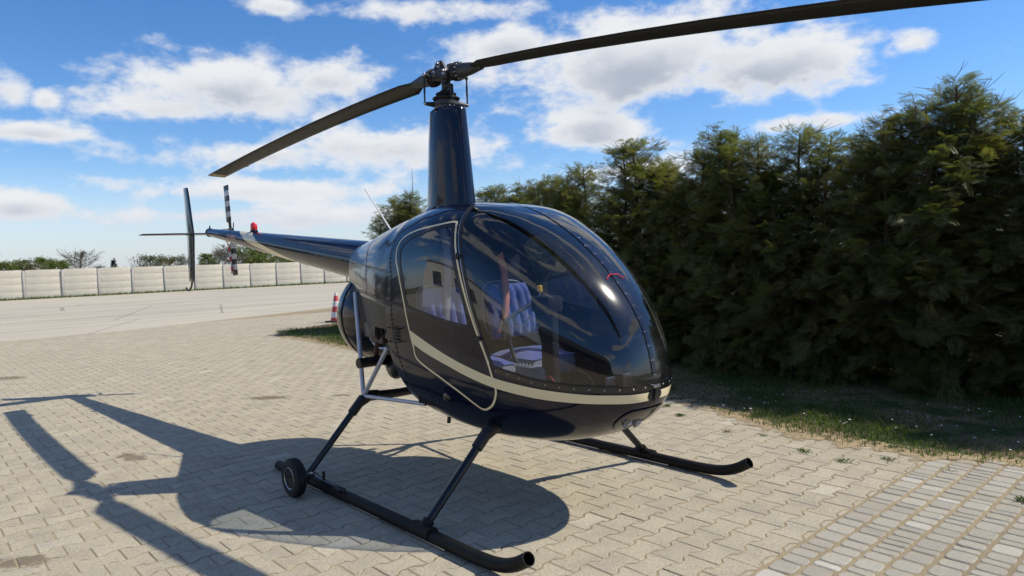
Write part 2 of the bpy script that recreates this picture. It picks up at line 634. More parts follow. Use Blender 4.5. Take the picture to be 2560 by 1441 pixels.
def m_paver(N, b, co):
    pos, g = world_pos(N)
    oi = N.n('ShaderNodeObjectInfo')
    rnd = N.m('FRACT', N.m('ADD', N.m('MULTIPLY', oi.outputs['Random'], 3.7), g.outputs['Random Per Island']))
    base = N.ramp(rnd, [(0, (.318, .286, .216)), (.4, (.334, .301, .228)), (.8, (.35, .317, .242)), (.985, (.365, .332, .255)), (1, (.43, .40, .325))])
    big = N.noise(pos, .55, 5, .6).outputs[0]
    mid = N.noise(pos, 5.0, 5, .65).outputs[0]
    fine = N.noise(pos, 210, 3, .7).outputs[0]
    agg = N.n('ShaderNodeTexVoronoi')
    N.link(pos, agg.inputs['Vector'])
    agg.inputs['Scale'].default_value = 150
    c = N.mix(N.m('MULTIPLY', N.smooth(big, .35, .7), .30), base, (.40, .36, .29))
    c = N.mix(N.m('MULTIPLY', N.smooth(mid, .40, .72), .35), c, (.43, .375, .275))
    c = N.mix(N.m('MULTIPLY', N.smooth(mid, .56, .30), .25), c, (.20, .19, .175))
    c = N.mix(N.smooth(fine, .40, .76), c, N.mix(1.0, c, (1.38, 1.35, 1.3), 'MULTIPLY'))
    grain = N.noise(pos, 62, 3, .75).outputs[0]
    c = N.mix(N.m('MULTIPLY', N.smooth(grain, .50, .72), .55), c, N.mix(1.0, c, (1.42, 1.40, 1.36), 'MULTIPLY'))
    c = N.mix(N.m('MULTIPLY', N.smooth(grain, .50, .30), .55), c, N.mix(1.0, c, (.62, .61, .60), 'MULTIPLY'))
    edgew = N.noise(pos, 2.1, 5, .7).outputs[0]
    c = N.mix(N.m('MULTIPLY', N.smooth(edgew, .55, .75), .30), c, (.22, .195, .155))
    dark = N.m('MULTIPLY', N.m('LESS_THAN', agg.outputs['Distance'], .20), N.m('GREATER_THAN', fine, .48))
    c = N.mix(N.m('MULTIPLY', dark, .55), c, (.13, .12, .105))
    lite = N.m('MULTIPLY', N.m('LESS_THAN', agg.outputs['Distance'], .24), N.m('LESS_THAN', fine, .40))
    c = N.mix(N.m('MULTIPLY', lite, .6), c, (.62, .60, .55))
    wob = N.noise(pos, 13.0, 5, .65)
    wp = N.vm('ADD', pos, N.vm('SCALE', N.vm('SUBTRACT', wob.outputs['Color'], (.5, .5, .5))))
    for (sx, sy, L, Wd, a) in STAINS:
        mp = N.n('ShaderNodeVectorRotate', rotation_type='Z_AXIS')
        N.link(N.vm('SUBTRACT', pos, (sx, sy, 0)), mp.inputs['Vector'])
        mp.inputs['Angle'].default_value = -a
        s = N.vm('MULTIPLY', mp.outputs[0], (1 / L, 1 / Wd, 0))
        ln = N.n('ShaderNodeVectorMath', operation='LENGTH')
        N.link(s, ln.inputs[0])
        d = N.m('ADD', ln.outputs['Value'], N.m('MULTIPLY', N.m('SUBTRACT', wob.outputs[0], .5), 1.9))
        c = N.mix(N.m('MULTIPLY', N.smooth(d, 1.05, .62), .66), c, (.085, .062, .036))
    N.link(c, b.inputs['Base Color'])
    bumpto(N, b, N.m('ADD', fine, N.m('MULTIPLY', agg.outputs['Distance'], .8)), .55, .004)
ground_mat('paver_concrete', m_paver)


def m_cobble(N, b, co):
    pos, g = world_pos(N)
    oi = N.n('ShaderNodeObjectInfo')
    rnd = N.m('FRACT', N.m('ADD', N.m('MULTIPLY', oi.outputs['Random'], 5.3), g.outputs['Random Per Island']))
    base = N.ramp(rnd, [(0, (.285, .265, .222)), (.4, (.31, .29, .245)), (.75, (.33, .31, .262)), (.96, (.35, .33, .28)), (1, (.45, .435, .39))])
    mid = N.noise(pos, 9.0, 5, .65).outputs[0]
    fine = N.noise(pos, 330, 3, .7).outputs[0]
    c = N.mix(N.m('MULTIPLY', N.smooth(mid, .45, .72), .5), base, (.38, .335, .25))
    c = N.mix(N.smooth(fine, .45, .78), c, N.mix(1.0, c, (1.28, 1.27, 1.24), 'MULTIPLY'))
    c = N.mix(N.m('MULTIPLY', N.smooth(fine, .40, .22), .5), c, (.13, .12, .11))
    grain = N.noise(pos, 70, 3, .75).outputs[0]
    c = N.mix(N.m('MULTIPLY', N.smooth(grain, .50, .72), .4), c, N.mix(1.0, c, (1.35, 1.34, 1.31), 'MULTIPLY'))
    c = N.mix(N.m('MULTIPLY', N.smooth(grain, .50, .30), .4), c, N.mix(1.0, c, (.68, .67, .66), 'MULTIPLY'))
    N.link(c, b.inputs['Base Color'])
    bumpto(N, b, fine, .4, .003)
ground_mat('cobble_concrete', m_cobble)


def m_sand(N, b, co):
    pos, g = world_pos(N)
    a = N.noise(pos, 160, 4, .75).outputs[0]
    d = N.noise(pos, 420, 2, .7).outputs[0]
    big = N.noise(pos, 1.1, 5, .6).outputs[0]
    c = N.ramp(a, [(.25, (.13, .10, .06)), (.45, (.30, .24, .15)), (.62, (.40, .33, .215)), (.8, (.50, .42, .28))])
    c = N.mix(N.m('MULTIPLY', N.smooth(big, .40, .64), .45), c, (.15, .122, .085))
    c = N.mix(N.smooth(d, .70, .76), c, (.055, .035, .02))
    N.link(c, b.inputs['Base Color'])
    bumpto(N, b, a, .8, .006)
ground_mat('joint_sand', m_sand)


def m_yard(N, b, co):
    pos, g = world_pos(N)
    s = N.vm('MULTIPLY', pos, (.55, .05, 1))
    st = N.noise(s, 1.6, 7, .62, .6).outputs[0]
    st2 = N.noise(N.vm('MULTIPLY', pos, (1.1, .12, 1)), 1.4, 6, .7, 1.2).outputs[0]
    fine = N.noise(pos, 9, 5, .7).outputs[0]
    c = N.ramp(st, [(.28, (.315, .292, .24)), (.5, (.41, .376, .303)), (.72, (.50, .448, .35))])
    c = N.mix(N.m('MULTIPLY', N.smooth(st2, .55, .68), .8), c, (.22, .212, .20))
    c = N.mix(N.m('MULTIPLY', N.smooth(fine, .45, .75), .3), c, (.46, .43, .37))
    vo = N.n('ShaderNodeTexVoronoi', feature='DISTANCE_TO_EDGE')
    N.link(pos, vo.inputs['Vector'])
    vo.inputs['Scale'].default_value = .16
    c = N.mix(N.m('MULTIPLY', N.smooth(vo.outputs['Distance'], .006, .002), .5), c, (.10, .10, .09))
    sep = N.n('ShaderNodeSeparateXYZ'); N.link(pos, sep.inputs[0])
    edge = N.m('SUBTRACT', -45.4, N.m('ADD', sep.outputs[0], N.m('MULTIPLY', st, 1.5)))
    c = N.mix(N.smooth(edge, 0, 2.0), c, (.46, .385, .26))
    N.link(c, b.inputs['Base Color'])
    bumpto(N, b, fine, .4, .01)
ground_mat('yard_concrete', m_yard)


def m_soil(N, b, co):
    pos, g = world_pos(N)
    a = N.noise(pos, 55, 5, .7).outputs[0]
    p = N.noise(pos, 1.7, 5, .6).outputs[0]
    soil = N.ramp(a, [(.3, (.13, .088, .052)), (.55, (.25, .18, .105)), (.75, (.37, .28, .17))])
    green = N.ramp(a, [(.3, (.022, .035, .012)), (.7, (.07, .10, .03))])
    c = N.mix(N.smooth(p, .44, .60), soil, green)
    N.link(c, b.inputs['Base Color'])
    bumpto(N, b, a, .9, .03)
ground_mat('verge_soil', m_soil)


def m_field(N, b, co):
    pos, g = world_pos(N)
    a = N.noise(pos, 2.2, 6, .7).outputs[0]
    p = N.noise(pos, .08, 5, .6).outputs[0]
    c = N.mix(N.smooth(p, .4, .62), N.ramp(a, [(.3, (.05, .07, .025)), (.7, (.11, .13, .05))]), (.26, .22, .14))
    N.link(c, b.inputs['Base Color'])
ground_mat('field', m_field)


def m_gravel(N, b, co):
    pos, g = world_pos(N)
    a = N.noise(pos, 14, 6, .7).outputs[0]
    N.link(N.ramp(a, [(.3, (.33, .31, .28)), (.7, (.50, .47, .42))]), b.inputs['Base Color'])
ground_mat('pale_gravel', m_gravel)

# ------------------------------------------------------------------ ground sheets
def sheet(name, poly, z, material, kind='structure', parent=None, zfun=None):
    V = [(x, y, (zfun(x, y) if zfun else z)) for x, y in poly]
    o = mesh(name, V, [tuple(range(len(V)))], material, parent, False)
    if kind: o['kind'] = kind
    return o


gz = lambda x: -.05 if x > -18 else (-.16 if x < -47 else -.05 - .11 * (-18 - x) / 29)
xs = [3000, 40, -18, -47, -52, -300, -3000]
V, F = [], []
for x in xs:
    for y in (-3000, 3000):
        V.append((x, y, gz(x)))
for i in range(len(xs) - 1):
    F.append((2 * i, 2 * i + 1, 2 * i + 3, 2 * i + 2))
tag(mesh('ground', V, F, 'field', None, False), kind='structure')

# yard of pale concrete between the paving and the fence
yz = lambda x: -.012 if x > -17 else -.012 - .10 * (-17 - x) / 31.4
V, F = [], []
edge = [(-12.6, -60), (-13.6, -14), (-14.5, -1.1), (-14.7, 1.24), (-15.8, 4.5), (-16.7, 8.0), (-19, 18), (-24, 40), (-26, 60)]
ecol = []
for (x0, y0) in edge:
    for t in (0, .25, .5, .75, 1):
        x = x0 + (-47.9 - x0) * t
        V.append((x, y0, yz(x)))
for i in range(len(edge) - 1):
    for k in range(4):
        a = i * 5 + k
        F.append((a, a + 1, a + 6, a + 5))
tag(mesh('concrete_yard', V, F, 'yard_concrete', None, False), kind='structure')

pave = sheet('block_pavement', [(2.285, -40), (2.285, 3.2), (-12.5, 3.4), (-12.5, 9), (-17.5, 9), (-15.8, 4.5), (-14.7, 1.24), (-14.5, -1.1), (-13.6, -14), (-12.6, -40)], -.0026, 'joint_sand')
cob = sheet('cobble_pavement', [(2.285, -40), (30, -40), (30, 3.2), (2.285, 3.2)], -.0012, 'joint_sand')
verge_edge = [(-10.4, 3.25), (-9.6, 3.02), (-8.6, 2.98), (-7.2, 2.88), (-6.3, 2.8), (-4.5, 2.82), (-2.4, 2.75), (-.9, 2.72), (-.1, 2.66), (.33, 2.56), (1.0, 2.33),
              (1.43, 2.16), (1.84, 2.18), (2.2, 2.19), (2.55, 2.24), (2.8, 2.32), (4.5, 2.35), (9, 2.5)]
ve = [tuple(p[:2]) for p in crom([(x, y, 0) for x, y in verge_edge], 8)]
ve = [(x, y + R_.uniform(-.05, .05)) for x, y in ve]
VEX, VEY = np.array([p[0] for p in ve]), np.array([p[1] for p in ve])
sheet('dark_yard', [(30, -60), (30, -4.6), (-12.6, -4.6), (-12.4, -60)], -.0028, 'dark_ground')  # unseen dark ground behind the viewer, mirrored in glass and paint
sheet('grass_verge', ve + [(9, 7.4), (-12.2, 7.4), (-11.9, 5.85), (-11.4, 5.1), (-11.0, 4.1)], .0016, 'verge_soil')
sheet('gravel_yard', [(14, 7.2), (14, 30), (-11, 30), (-12, 7.2)], -.02, 'pale_gravel')


# ------------------------------------------------------------------ paving blocks
def ring_block(outline, inset, zt=0.0, zb=-.012, ch=.0032):
    """top ring inset, chamfer, outer ring; outline CCW list of (x,y)"""
    n = len(outline)
    cx = sum(p[0] for p in outline) / n; cy = sum(p[1] for p in outline) / n
    def off(d):
        out = []
        for i in range(n):
            p0, p1, p2 = outline[i - 1], outline[i], outline[(i + 1) % n]
            e1 = Vector((p1[0] - p0[0], p1[1] - p0[1])).normalized(); e2 = Vector((p2[0] - p1[0], p2[1] - p1[1])).normalized()
            n1 = Vector((-e1.y, e1.x)); n2 = Vector((-e2.y, e2.x))
            b = (n1 + n2).normalized(); k = d / max(.35, b.dot(n1))
            out.append((p1[0] + b.x * k, p1[1] + b.y * k))
        return out
    o1, o2 = off(inset), off(inset + ch)
    V = [(x, y, zb) for x, y in o1] + [(x, y, zt - ch * .75) for x, y in o1] + [(x, y, zt) for x, y in o2]
    F = []
    for r in (1,):
        for i in range(n):
            j = (i + 1) % n
            F.append((r * n + i, r * n + j, (r + 1) * n + j, (r + 1) * n + i))
    F.append(tuple(2 * n + i for i in range(n)))
    return V, F


HO = [(-.0825, -.1), (.0825, -.1), (.0825, -.066), (.0575, -.036), (.0575, .036), (.0825, .066), (.0825, .1), (-.0825, .1),
      (-.0825, .066), (-.0575, .036), (-.0575, -.036), (-.0825, -.066)]
HALF = [(-.0825, -.05), (0.0, -.05)]
bV, bF = ring_block(HO, .0034)
NPV = len(bV)


def cam_px(p):
    d = Vector(p) - CAM_LOC
    z = d.dot(CAM_F)
    if z < .05: return None
    return 1280 + 1734 * d.dot(CAM_R) / z, 720 - 1734 * d.dot(CAM_U) / z, z


def visible(p, mx=260, my=200):
    q = cam_px(p)
    if -5.5 < p[0] < 4.5 and -4.7 < p[1] < 1: return True
    return q is not None and -mx < q[0] < 2560 + mx and q[1] < 1441 + my


def yard_x(y):
    e = sorted([(b_, a_) for a_, b_ in edge])
    return float(np.interp(y, [a for a, _ in e], [b for _, b in e]))


def verge_y(x):
    return float(np.interp(x, VEX, VEY)) if x > -10.6 else 99


blocks = []
for ic in range(0, 125):
    x = 2.285 - .0825 - .009 - ic * .14
    sh = .1 if ic % 2 else 0
    for jr in range(-60, 70):
        y = jr * .2 + sh + .03
        if not visible((x, y, 0)): continue
        if x < yard_x(y) + .05: continue
        if y > verge_y(x) + .35 and x < 30: continue
        if y > 7.2: continue
        d = (Vector((x, y, 0)) - CAM_LOC).length
        blocks.append((d, x, y))
# the column at the border is cut straight: narrow filler stones
blocks.sort()
block_me = None
rr = random.Random(3)
Vs, Fs = [], []


def inframe(x, y):
    q = cam_px((x, y, 0))
    return q and 0 < q[0] < 2560 and q[1] < 1470


near = [b for b in blocks if inframe(b[1], b[2])][:300]
nearset = set((b[1], b[2]) for b in near)
for d, x, y in blocks:
    dz = rr.uniform(-.0018, .0012); rot = rr.gauss(0, .007); tx, ty = rr.gauss(0, .004), rr.gauss(0, .004)
    ox, oy = rr.gauss(0, .0009), rr.gauss(0, .0009)
    if (x, y) in nearset:
        if block_me is None:
            o = mesh('paving_block', bV, bF, 'paver_concrete', pave, False)
            block_me = o.data
        else:
            o = bpy.data.objects.new('paving_block', block_me)
            link(o, pave)
        o.location = (x + ox, y + oy, dz)
        o.rotation_euler = (tx, ty, rot)
    else:
        off = len(Vs)
        c, s = math.cos(rot), math.sin(rot)
        Vs += [(x + ox + vx * c - vy * s, y + oy + vx * s + vy * c, vz + dz + tx * vy - ty * vx) for vx, vy, vz in bV]
        Fs += [tuple(i + off for i in f) for f in bF]
tag(mesh('paving_block_field', Vs, Fs, 'paver_concrete', pave, False), kind='stuff')

# filler stones along the border column (straight edge towards the cobbles)
mb = MB()
y = -6.0
for k in range(46):
    yy = y + k * .2 + .03
    V, F = ring_block([(2.253, yy - .034), (2.281, yy - .066), (2.281, yy + .066), (2.253, yy + .034)], .003)
    if visible((2.25, yy, 0)) and yy < 2.6: mb.add(V, F)
tag(mb.build('edge_filler_stones', 'paver_concrete', pave, False), kind='stuff')


# cobbles: rounded stones in three lengths, rows along y
def rounded(w, h, r, bow=.004):
    out = []
    for cx, cy, a0 in ((w / 2 - r, h / 2 - r, 0), (-w / 2 + r, h / 2 - r, 90), (-w / 2 + r, -h / 2 + r, 180), (w / 2 - r, -h / 2 + r, 270)):
        for a in (0, 45, 90):
            t = math.radians(a0 + a)
            out.append((cx + r * math.cos(t), cy + r * math.sin(t)))
    return out


sizes = [.058, .088, .118]
cvar = {}
for sname, L in zip('abc', sizes):
    cvar[L] = ring_block(rounded(.115, L, .026 if L > .07 else .019), .0, zt=.003, ch=.0065)
cob_list = []
x = 2.285 + .066
row = 0
while x < 6.5:
    y = -4.0 + rr.uniform(0, .1)
    while y < 3.0:
        L = rr.choices(sizes, [.3, .4, .3])[0]
        yc = y + L / 2
        if visible((x, yc, 0)) and yc < verge_y(x) + .03:
            cob_list.append(((Vector((x, yc, 0)) - CAM_LOC).length, x, yc, L))
        y += L + .006
    x += .1285
    row += 1
cob_list.sort()
cn = [c for c in cob_list if inframe(c[1], c[2])][:300]
cset = set((c[1], c[2]) for c in cn)
cme = {}
Vs, Fs = [], []
for d, x, y, L in cob_list:
    dz = rr.uniform(-.002, .0015); rot = rr.gauss(0, .03); tx, ty = rr.gauss(0, .01), rr.gauss(0, .01)
    ox = rr.gauss(0, .0015)
    V, F = cvar[L]
    if (x, y) in cset:
        if L not in cme:
            o = mesh('cobblestone', V, F, 'cobble_concrete', cob, False)
            cme[L] = o.data
        else:
            o = link(bpy.data.objects.new('cobblestone', cme[L]), cob)
        o.location = (x + ox, y, dz)
        o.rotation_euler = (tx, ty, rot)
    else:
        off = len(Vs)
        c, s = math.cos(rot), math.sin(rot)
        Vs += [(x + ox + vx * c - vy * s, y + vx * s + vy * c, vz + dz + tx * vy - ty * vx) for vx, vy, vz in V]
        Fs += [tuple(i + off for i in f) for f in F]
if Vs:
    tag(mesh('cobblestone_field', Vs, Fs, 'cobble_concrete', cob, False), kind='stuff')

# ------------------------------------------------------------------ sand spilled from the verge over the paving edge
def m_spill(N, b, co):
    pos, g = world_pos(N)
    at = N.n('ShaderNodeAttribute')
    at.attribute_name = 'cover'
    a = N.noise(pos, 130, 4, .75).outputs[0]
    p = N.noise(pos, 6.5, 6, .7).outputs[0]
    c = N.ramp(a, [(.25, (.12, .085, .048)), (.5, (.32, .245, .145)), (.75, (.50, .40, .25))])
    N.link(c, b.inputs['Base Color'])
    k = N.m('ADD', N.m('MULTIPLY', at.outputs['Fac'], 1.15), N.m('MULTIPLY', N.m('SUBTRACT', p, .5), 1.7))
    k = N.m('ADD', k, N.m('MULTIPLY', N.m('SUBTRACT', a, .5), .5))
    N.link(N.smooth(k, .42, .62), b.inputs['Alpha'])
ground_mat('spilled_sand', m_spill)
V, F, cov = [], [], []
for i, (x, y) in enumerate(ve):
    for k, (dy, c) in enumerate(((-.40, 0), (-.26, .12), (-.12, .30), (.02, .58), (.14, .50), (.30, .12), (.45, 0))):
        V.append((x, y + dy, .0021 if dy < -.05 else .0030)); cov.append(c)
for i in range(len(ve) - 1):
    for k in range(6):
        F.append((i * 7 + k, (i + 1) * 7 + k, (i + 1) * 7 + k + 1, i * 7 + k + 1))
sp_o = mesh('sand_spill', V, F, 'spilled_sand', None, False)
at_ = sp_o.data.attributes.new('cover', 'FLOAT', 'POINT')
at_.data.foreach_set('value', cov)
tag(sp_o, 'pale sand washed over the paving along the grass verge', 'sand', kind='stuff')

# ------------------------------------------------------------------ loose sand grains and crumbs in the joints
gr = np.random.default_rng(5)
def crumbs(n, material, name, xr, yr, smin, smax):
    base = np.array([(1, 0, 0), (-.5, .87, 0), (-.5, -.87, 0), (0, 0, .9)]) * .5
    fc = np.array([(0, 1, 3), (1, 2, 3), (2, 0, 3)])
    x = gr.uniform(xr[0], xr[1], n); y = gr.uniform(yr[0], yr[1], n)
    # most of them sit in the joints between blocks
    ic = np.round((2.1935 - x) / .14); side = gr.choice([-1, 1], n)
    inj = (gr.random(n) < .8) & (x < 2.2)
    xj = 2.1935 - ic * .14 + side * .07 + gr.normal(0, .012, n)
    x = np.where(inj, xj, x)
    s = gr.uniform(smin, smax, n) * np.where(gr.random(n) < .06, 1.9, 1)
    a = gr.uniform(0, 6.28, n)
    ca, sa = np.cos(a), np.sin(a)
    V = np.empty((n, 4, 3))
    V[:, :, 0] = x[:, None] + s[:, None] * (base[:, 0] * ca[:, None] - base[:, 1] * sa[:, None])
    V[:, :, 1] = y[:, None] + s[:, None] * (base[:, 0] * sa[:, None] + base[:, 1] * ca[:, None])
    V[:, :, 2] = -.002 + s[:, None] * base[:, 2]
    Fx = (np.arange(n)[:, None, None] * 4 + fc[None]).reshape(-1, 3)
    return np_mesh(name, V.reshape(-1, 3), Fx, material)
tag(crumbs(26000, 'joint_sand', 'loose_sand', (-1.5, 4.5), (-2.6, 2.6), .003, .009), 'pale sand grains scattered in the paving joints', 'sand', kind='stuff')

# ------------------------------------------------------------------ concrete panel fence
mat('fence_concrete', (.50, .46, .385), .95, spec=.15, base2=(.63, .585, .49), vscale=1.6, bump=.4, bscale=30)
mat('fence_post', (.40, .39, .36), .95, spec=.15, base2=(.52, .50, .46), vscale=2.5, bump=.4, bscale=40)
fence_root = empty('concrete_fence', (-48.907, 3.678, -.13), -4.699 + 2 * PI)
tag(fence_root, 'long pale concrete panel fence with narrow posts beyond the yard', 'fence')
SP, FH = 2.061, 1.84
mbp = MB().box((0, 0, FH / 2 - .02), (.13, .15, FH - .04), bev=.012)
post0 = mbp.build('post', 'fence_post', fence_root)
mbq = MB().box((0, 0, 0), (SP - .17, .055, .4565), bev=.004)
panel0 = mbq.build('panel', 'fence_concrete', fence_root)
fr = random.Random(11)
first = [True, True]
for i in range(-6, 30):
    if first[0]:
        o = post0; first[0] = False
    else:
        o = link(bpy.data.objects.new('post', post0.data), fence_root)
    o.location = (i * SP, 0, 0)
    o.rotation_euler = (fr.gauss(0, .006), fr.gauss(0, .006), 0)
    for r in range(4):
        if first[1]:
            o = panel0; first[1] = False
        else:
            o = link(bpy.data.objects.new('panel', panel0.data), fence_root)
        o.location = (i * SP + SP / 2 + fr.gauss(0, .006), fr.gauss(.012, .004), .235 + r * .459 + fr.gauss(0, .003) + (FH - 1.84))
        o.rotation_euler = (fr.gauss(0, .002), fr.gauss(0, .0012), 0)

# ------------------------------------------------------------------ vegetation
def leaf_mat(name, c1, c2, c3, transl=.35, rough=.6, nscale=2.0):
    m = bpy.data.materials.new(name)
    m.use_nodes = True
    nt = m.node_tree
    nt.nodes.clear()
    N = NG(nt)
    g = N.n('ShaderNodeNewGeometry')
    oi = N.n('ShaderNodeObjectInfo')
    nz = N.noise(N.vm('ADD', g.outputs['Position'], N.vm('MULTIPLY', oi.outputs['Location'], (.3, .3, .3))), nscale, 4, .6).outputs[0]
    f = N.m('ADD', N.m('MULTIPLY', nz, .75), N.m('MULTIPLY', g.outputs['Random Per Island'], .30))
    c = N.ramp(f, [(.28, c1), (.52, c2), (.82, c3)])
    di = N.n('ShaderNodeBsdfPrincipled')
    N.link(c, di.inputs['Base Color'])
    di.inputs['Roughness'].default_value = rough
    di.inputs['Specular IOR Level'].default_value = .35
    tr = N.n('ShaderNodeBsdfTranslucent')
    N.link(N.mix(1.0, c, (1.25, 1.35, .6), 'MULTIPLY'), tr.inputs[0])
    mx = N.n('ShaderNodeMixShader')
    mx.inputs[0].default_value = transl
    N.link(di.outputs[0], mx.inputs[1]); N.link(tr.outputs[0], mx.inputs[2])
    o = N.n('ShaderNodeOutputMaterial')
    N.link(mx.outputs[0], o.inputs[0])
    MATS[name] = m
    return m


leaf_mat('thuja_leaf', (.082, .098, .036), (.135, .150, .052), (.27, .215, .092), .52, .42, 2.2)
leaf_mat('grass_blade', (.045, .075, .018), (.075, .12, .026), (.14, .17, .045), .4, .6, 1.4)
leaf_mat('spring_leaf', (.075, .10, .022), (.12, .155, .035), (.19, .21, .05), .3, .7, .35)
leaf_mat('olive_leaf', (.06, .07, .025), (.10, .10, .045), (.15, .135, .07), .25, .7, .35)
leaf_mat('dark_needle', (.018, .028, .018), (.03, .045, .025), (.05, .06, .03), .15, .7, .5)
leaf_mat('pale_bud', (.13, .13, .10), (.20, .20, .15), (.28, .27, .21), .2, .8, .4)
mat('thuja_bark', (.10, .062, .040), .9, base2=(.19, .13, .09), vscale=25, bump=.6, bscale=60)
mat('grey_bark', (.09, .08, .07), .95, base2=(.19, .175, .16), vscale=6, bump=.5, bscale=30)

rng = np.random.default_rng(21)


def frond_template():
    """flat drooping spray of scale leaves, length 1 along +x"""
    V, F = [], []
    def leaf(p, d, L, w, z0, z1):
        d = np.array(d) / np.hypot(*d); nrm = np.array((-d[1], d[0]))
        a = np.array(p) ; b = a + d * L * .45; e = a + d * L
        o = len(V)
        V.extend([(a[0], a[1], z0), (*(b + nrm * w), (z0 + z1) / 2 + .006), (e[0], e[1], z1), (*(b - nrm * w), (z0 + z1) / 2 + .006)])
        F.append((o, o + 1, o + 2, o + 3))
    nb = 8
    drp = lambda t: -.28 * t * t
    leaf((0, 0), (1, 0), .55, .013, 0, drp(.55))
    leaf((.5, 0), (1, 0), .5, .015, drp(.5), drp(1))
    for k in range(nb):
        t = .10 + .80 * k / nb
        for s in (-1, 1):
            L = .50 * (1 - t) ** .75 + .08
            dx, dy = 1, s * .78
            n = math.hypot(dx, dy); dx /= n; dy /= n
            leaf((t, 0), (dx, dy), L, .013, drp(t), drp(min(1, t + L * .7)) - .02)
            if L > .2:
                for q, sg in ((.35, 1), (.55, -1), (.72, 1)):
                    px, py = t + dx * L * q, dy * L * q
                    c, s2 = math.cos(.6 * sg), math.sin(.6 * sg)
                    leaf((px, py), (dx * c - dy * s2, dx * s2 + dy * c), L * .42, .0115, drp(t + L * q * .7), drp(min(1, t + L * .75)) - .02)
    return np.array(V), np.array(F)


FV, FF = frond_template()


def thuja_mesh(seed, H=2.9):
    """three stems of unequal height grown together"""
    g = np.random.default_rng(seed)
    tr, limbs = MB(), MB()
    pos, ax, nrm, sc = [], [], [], []
    U9, U6 = np.linspace(0, 1, 9), np.linspace(0, 1, 6)
    a0 = g.uniform(0, 6.28)
    stems = [(0, 0, 1.0, .74, 125)]
    for q in range(3):
        aa = a0 + q * 2.1 + g.normal(0, .3)
        stems.append((math.cos(aa) * g.uniform(.22, .42), math.sin(aa) * g.uniform(.22, .42), g.uniform(.78, .97), .58, 75))
    for (bx, by, hk, Rb, nl) in stems:
        lean = g.normal(0, .07, 2)
        Hs = H * hk
        T = np.array([(bx * min(1, .25 + t * 1.6) + lean[0] * t * t * Hs * .5 + .02 * math.sin(9 * t + seed), by * min(1, .25 + t * 1.6) + lean[1] * t * t * Hs * .5 + .02 * math.cos(7 * t), t * Hs * .95) for t in U9])
        tr.tube(T, [(.055 if bx == 0 else .035) * (1 - .92 * t) + .004 for t in U9], 7)
        for k in range(nl):
            t = 0.06 + .93 * ((k + g.random()) / nl) ** .9
            base = np.array([np.interp(t, U9, T[:, i]) for i in range(3)])
            a = k * 2.4 + g.normal(0, .4)
            prof = (.62 + .38 * math.sin(PI * min(1, (t + .12) * 1.15))) * (1 - t ** 5.0) + .07
            L = Rb * prof * g.uniform(.55, 1.25)
            rise = .10 + .80 * t + g.normal(0, .14)
            d = np.array((math.cos(a), math.sin(a), 0))
            sag = (.30 + .30 * g.random()) * (1.25 - t)
            P = base[None] + d[None] * (L * U6)[:, None]
            P[:, 2] += L * (rise * U6 - sag * U6 * U6)
            limbs.tube(P, [.011 * (1 - u) * (1.2 - t) + .0022 for u in U6], 4, False)
            if t > .80 and g.random() < .35:
                e = P[-1]
                for q in range(3):
                    v = d * g.uniform(.03, .16) + np.array((g.normal(0, .06), g.normal(0, .06), g.uniform(.02, .16)))
                    limbs.tube([e, e + v * .6 + g.normal(0, .01, 3), e + v], [.0034, .0026, .0012], 3, False)
            nf = int(8 + 15 * L / Rb)
            us = g.uniform(.18 if L > .3 else .02, 1.02, nf)
            for u in us:
                p = np.array([np.interp(u, U6, P[:, i]) for i in range(3)])
                yaw = a + g.normal(0, .75)
                x = d * .5 + np.array((-d[1], d[0], 0)) * g.normal(0, .6) + np.array((0, 0, g.normal(-.12 + .6 * t, .55)))
                x /= np.linalg.norm(x) + 1e-6
                if g.random() < .28 - .2 * t:
                    up = d * g.normal(.7, .3) + np.array((g.normal(0, .35), g.normal(0, .35), g.normal(.55, .3)))
                else:
                    x = d * .8 + np.array((-d[1], d[0], 0)) * g.normal(0, .55) + np.array((0, 0, g.normal(-.08 + .5 * t, .42)))
                    x /= np.linalg.norm(x)
                    up = np.array((g.normal(0, .5), g.normal(0, .5), 1.0))
                up -= x * up.dot(x); up /= np.linalg.norm(up)
                pos.append(p + g.normal(0, .025, 3)); ax.append(x); nrm.append(up)
                sc.append(g.uniform(.10, .21) * (1.05 - .25 * t))
    pos, ax, nrm, sc = map(np.array, (pos, ax, nrm, sc))
    by = np.cross(nrm, ax)
    n = len(pos)
    V = pos[:, None, :] + sc[:, None, None] * (FV[None, :, 0:1] * ax[:, None, :] + FV[None, :, 1:2] * by[:, None, :] + FV[None, :, 2:3] * nrm[:, None, :])
    Fx = (np.arange(n)[:, None, None] * len(FV) + FF[None]).reshape(-1, 4)
    return tr, limbs, V.reshape(-1, 3), Fx


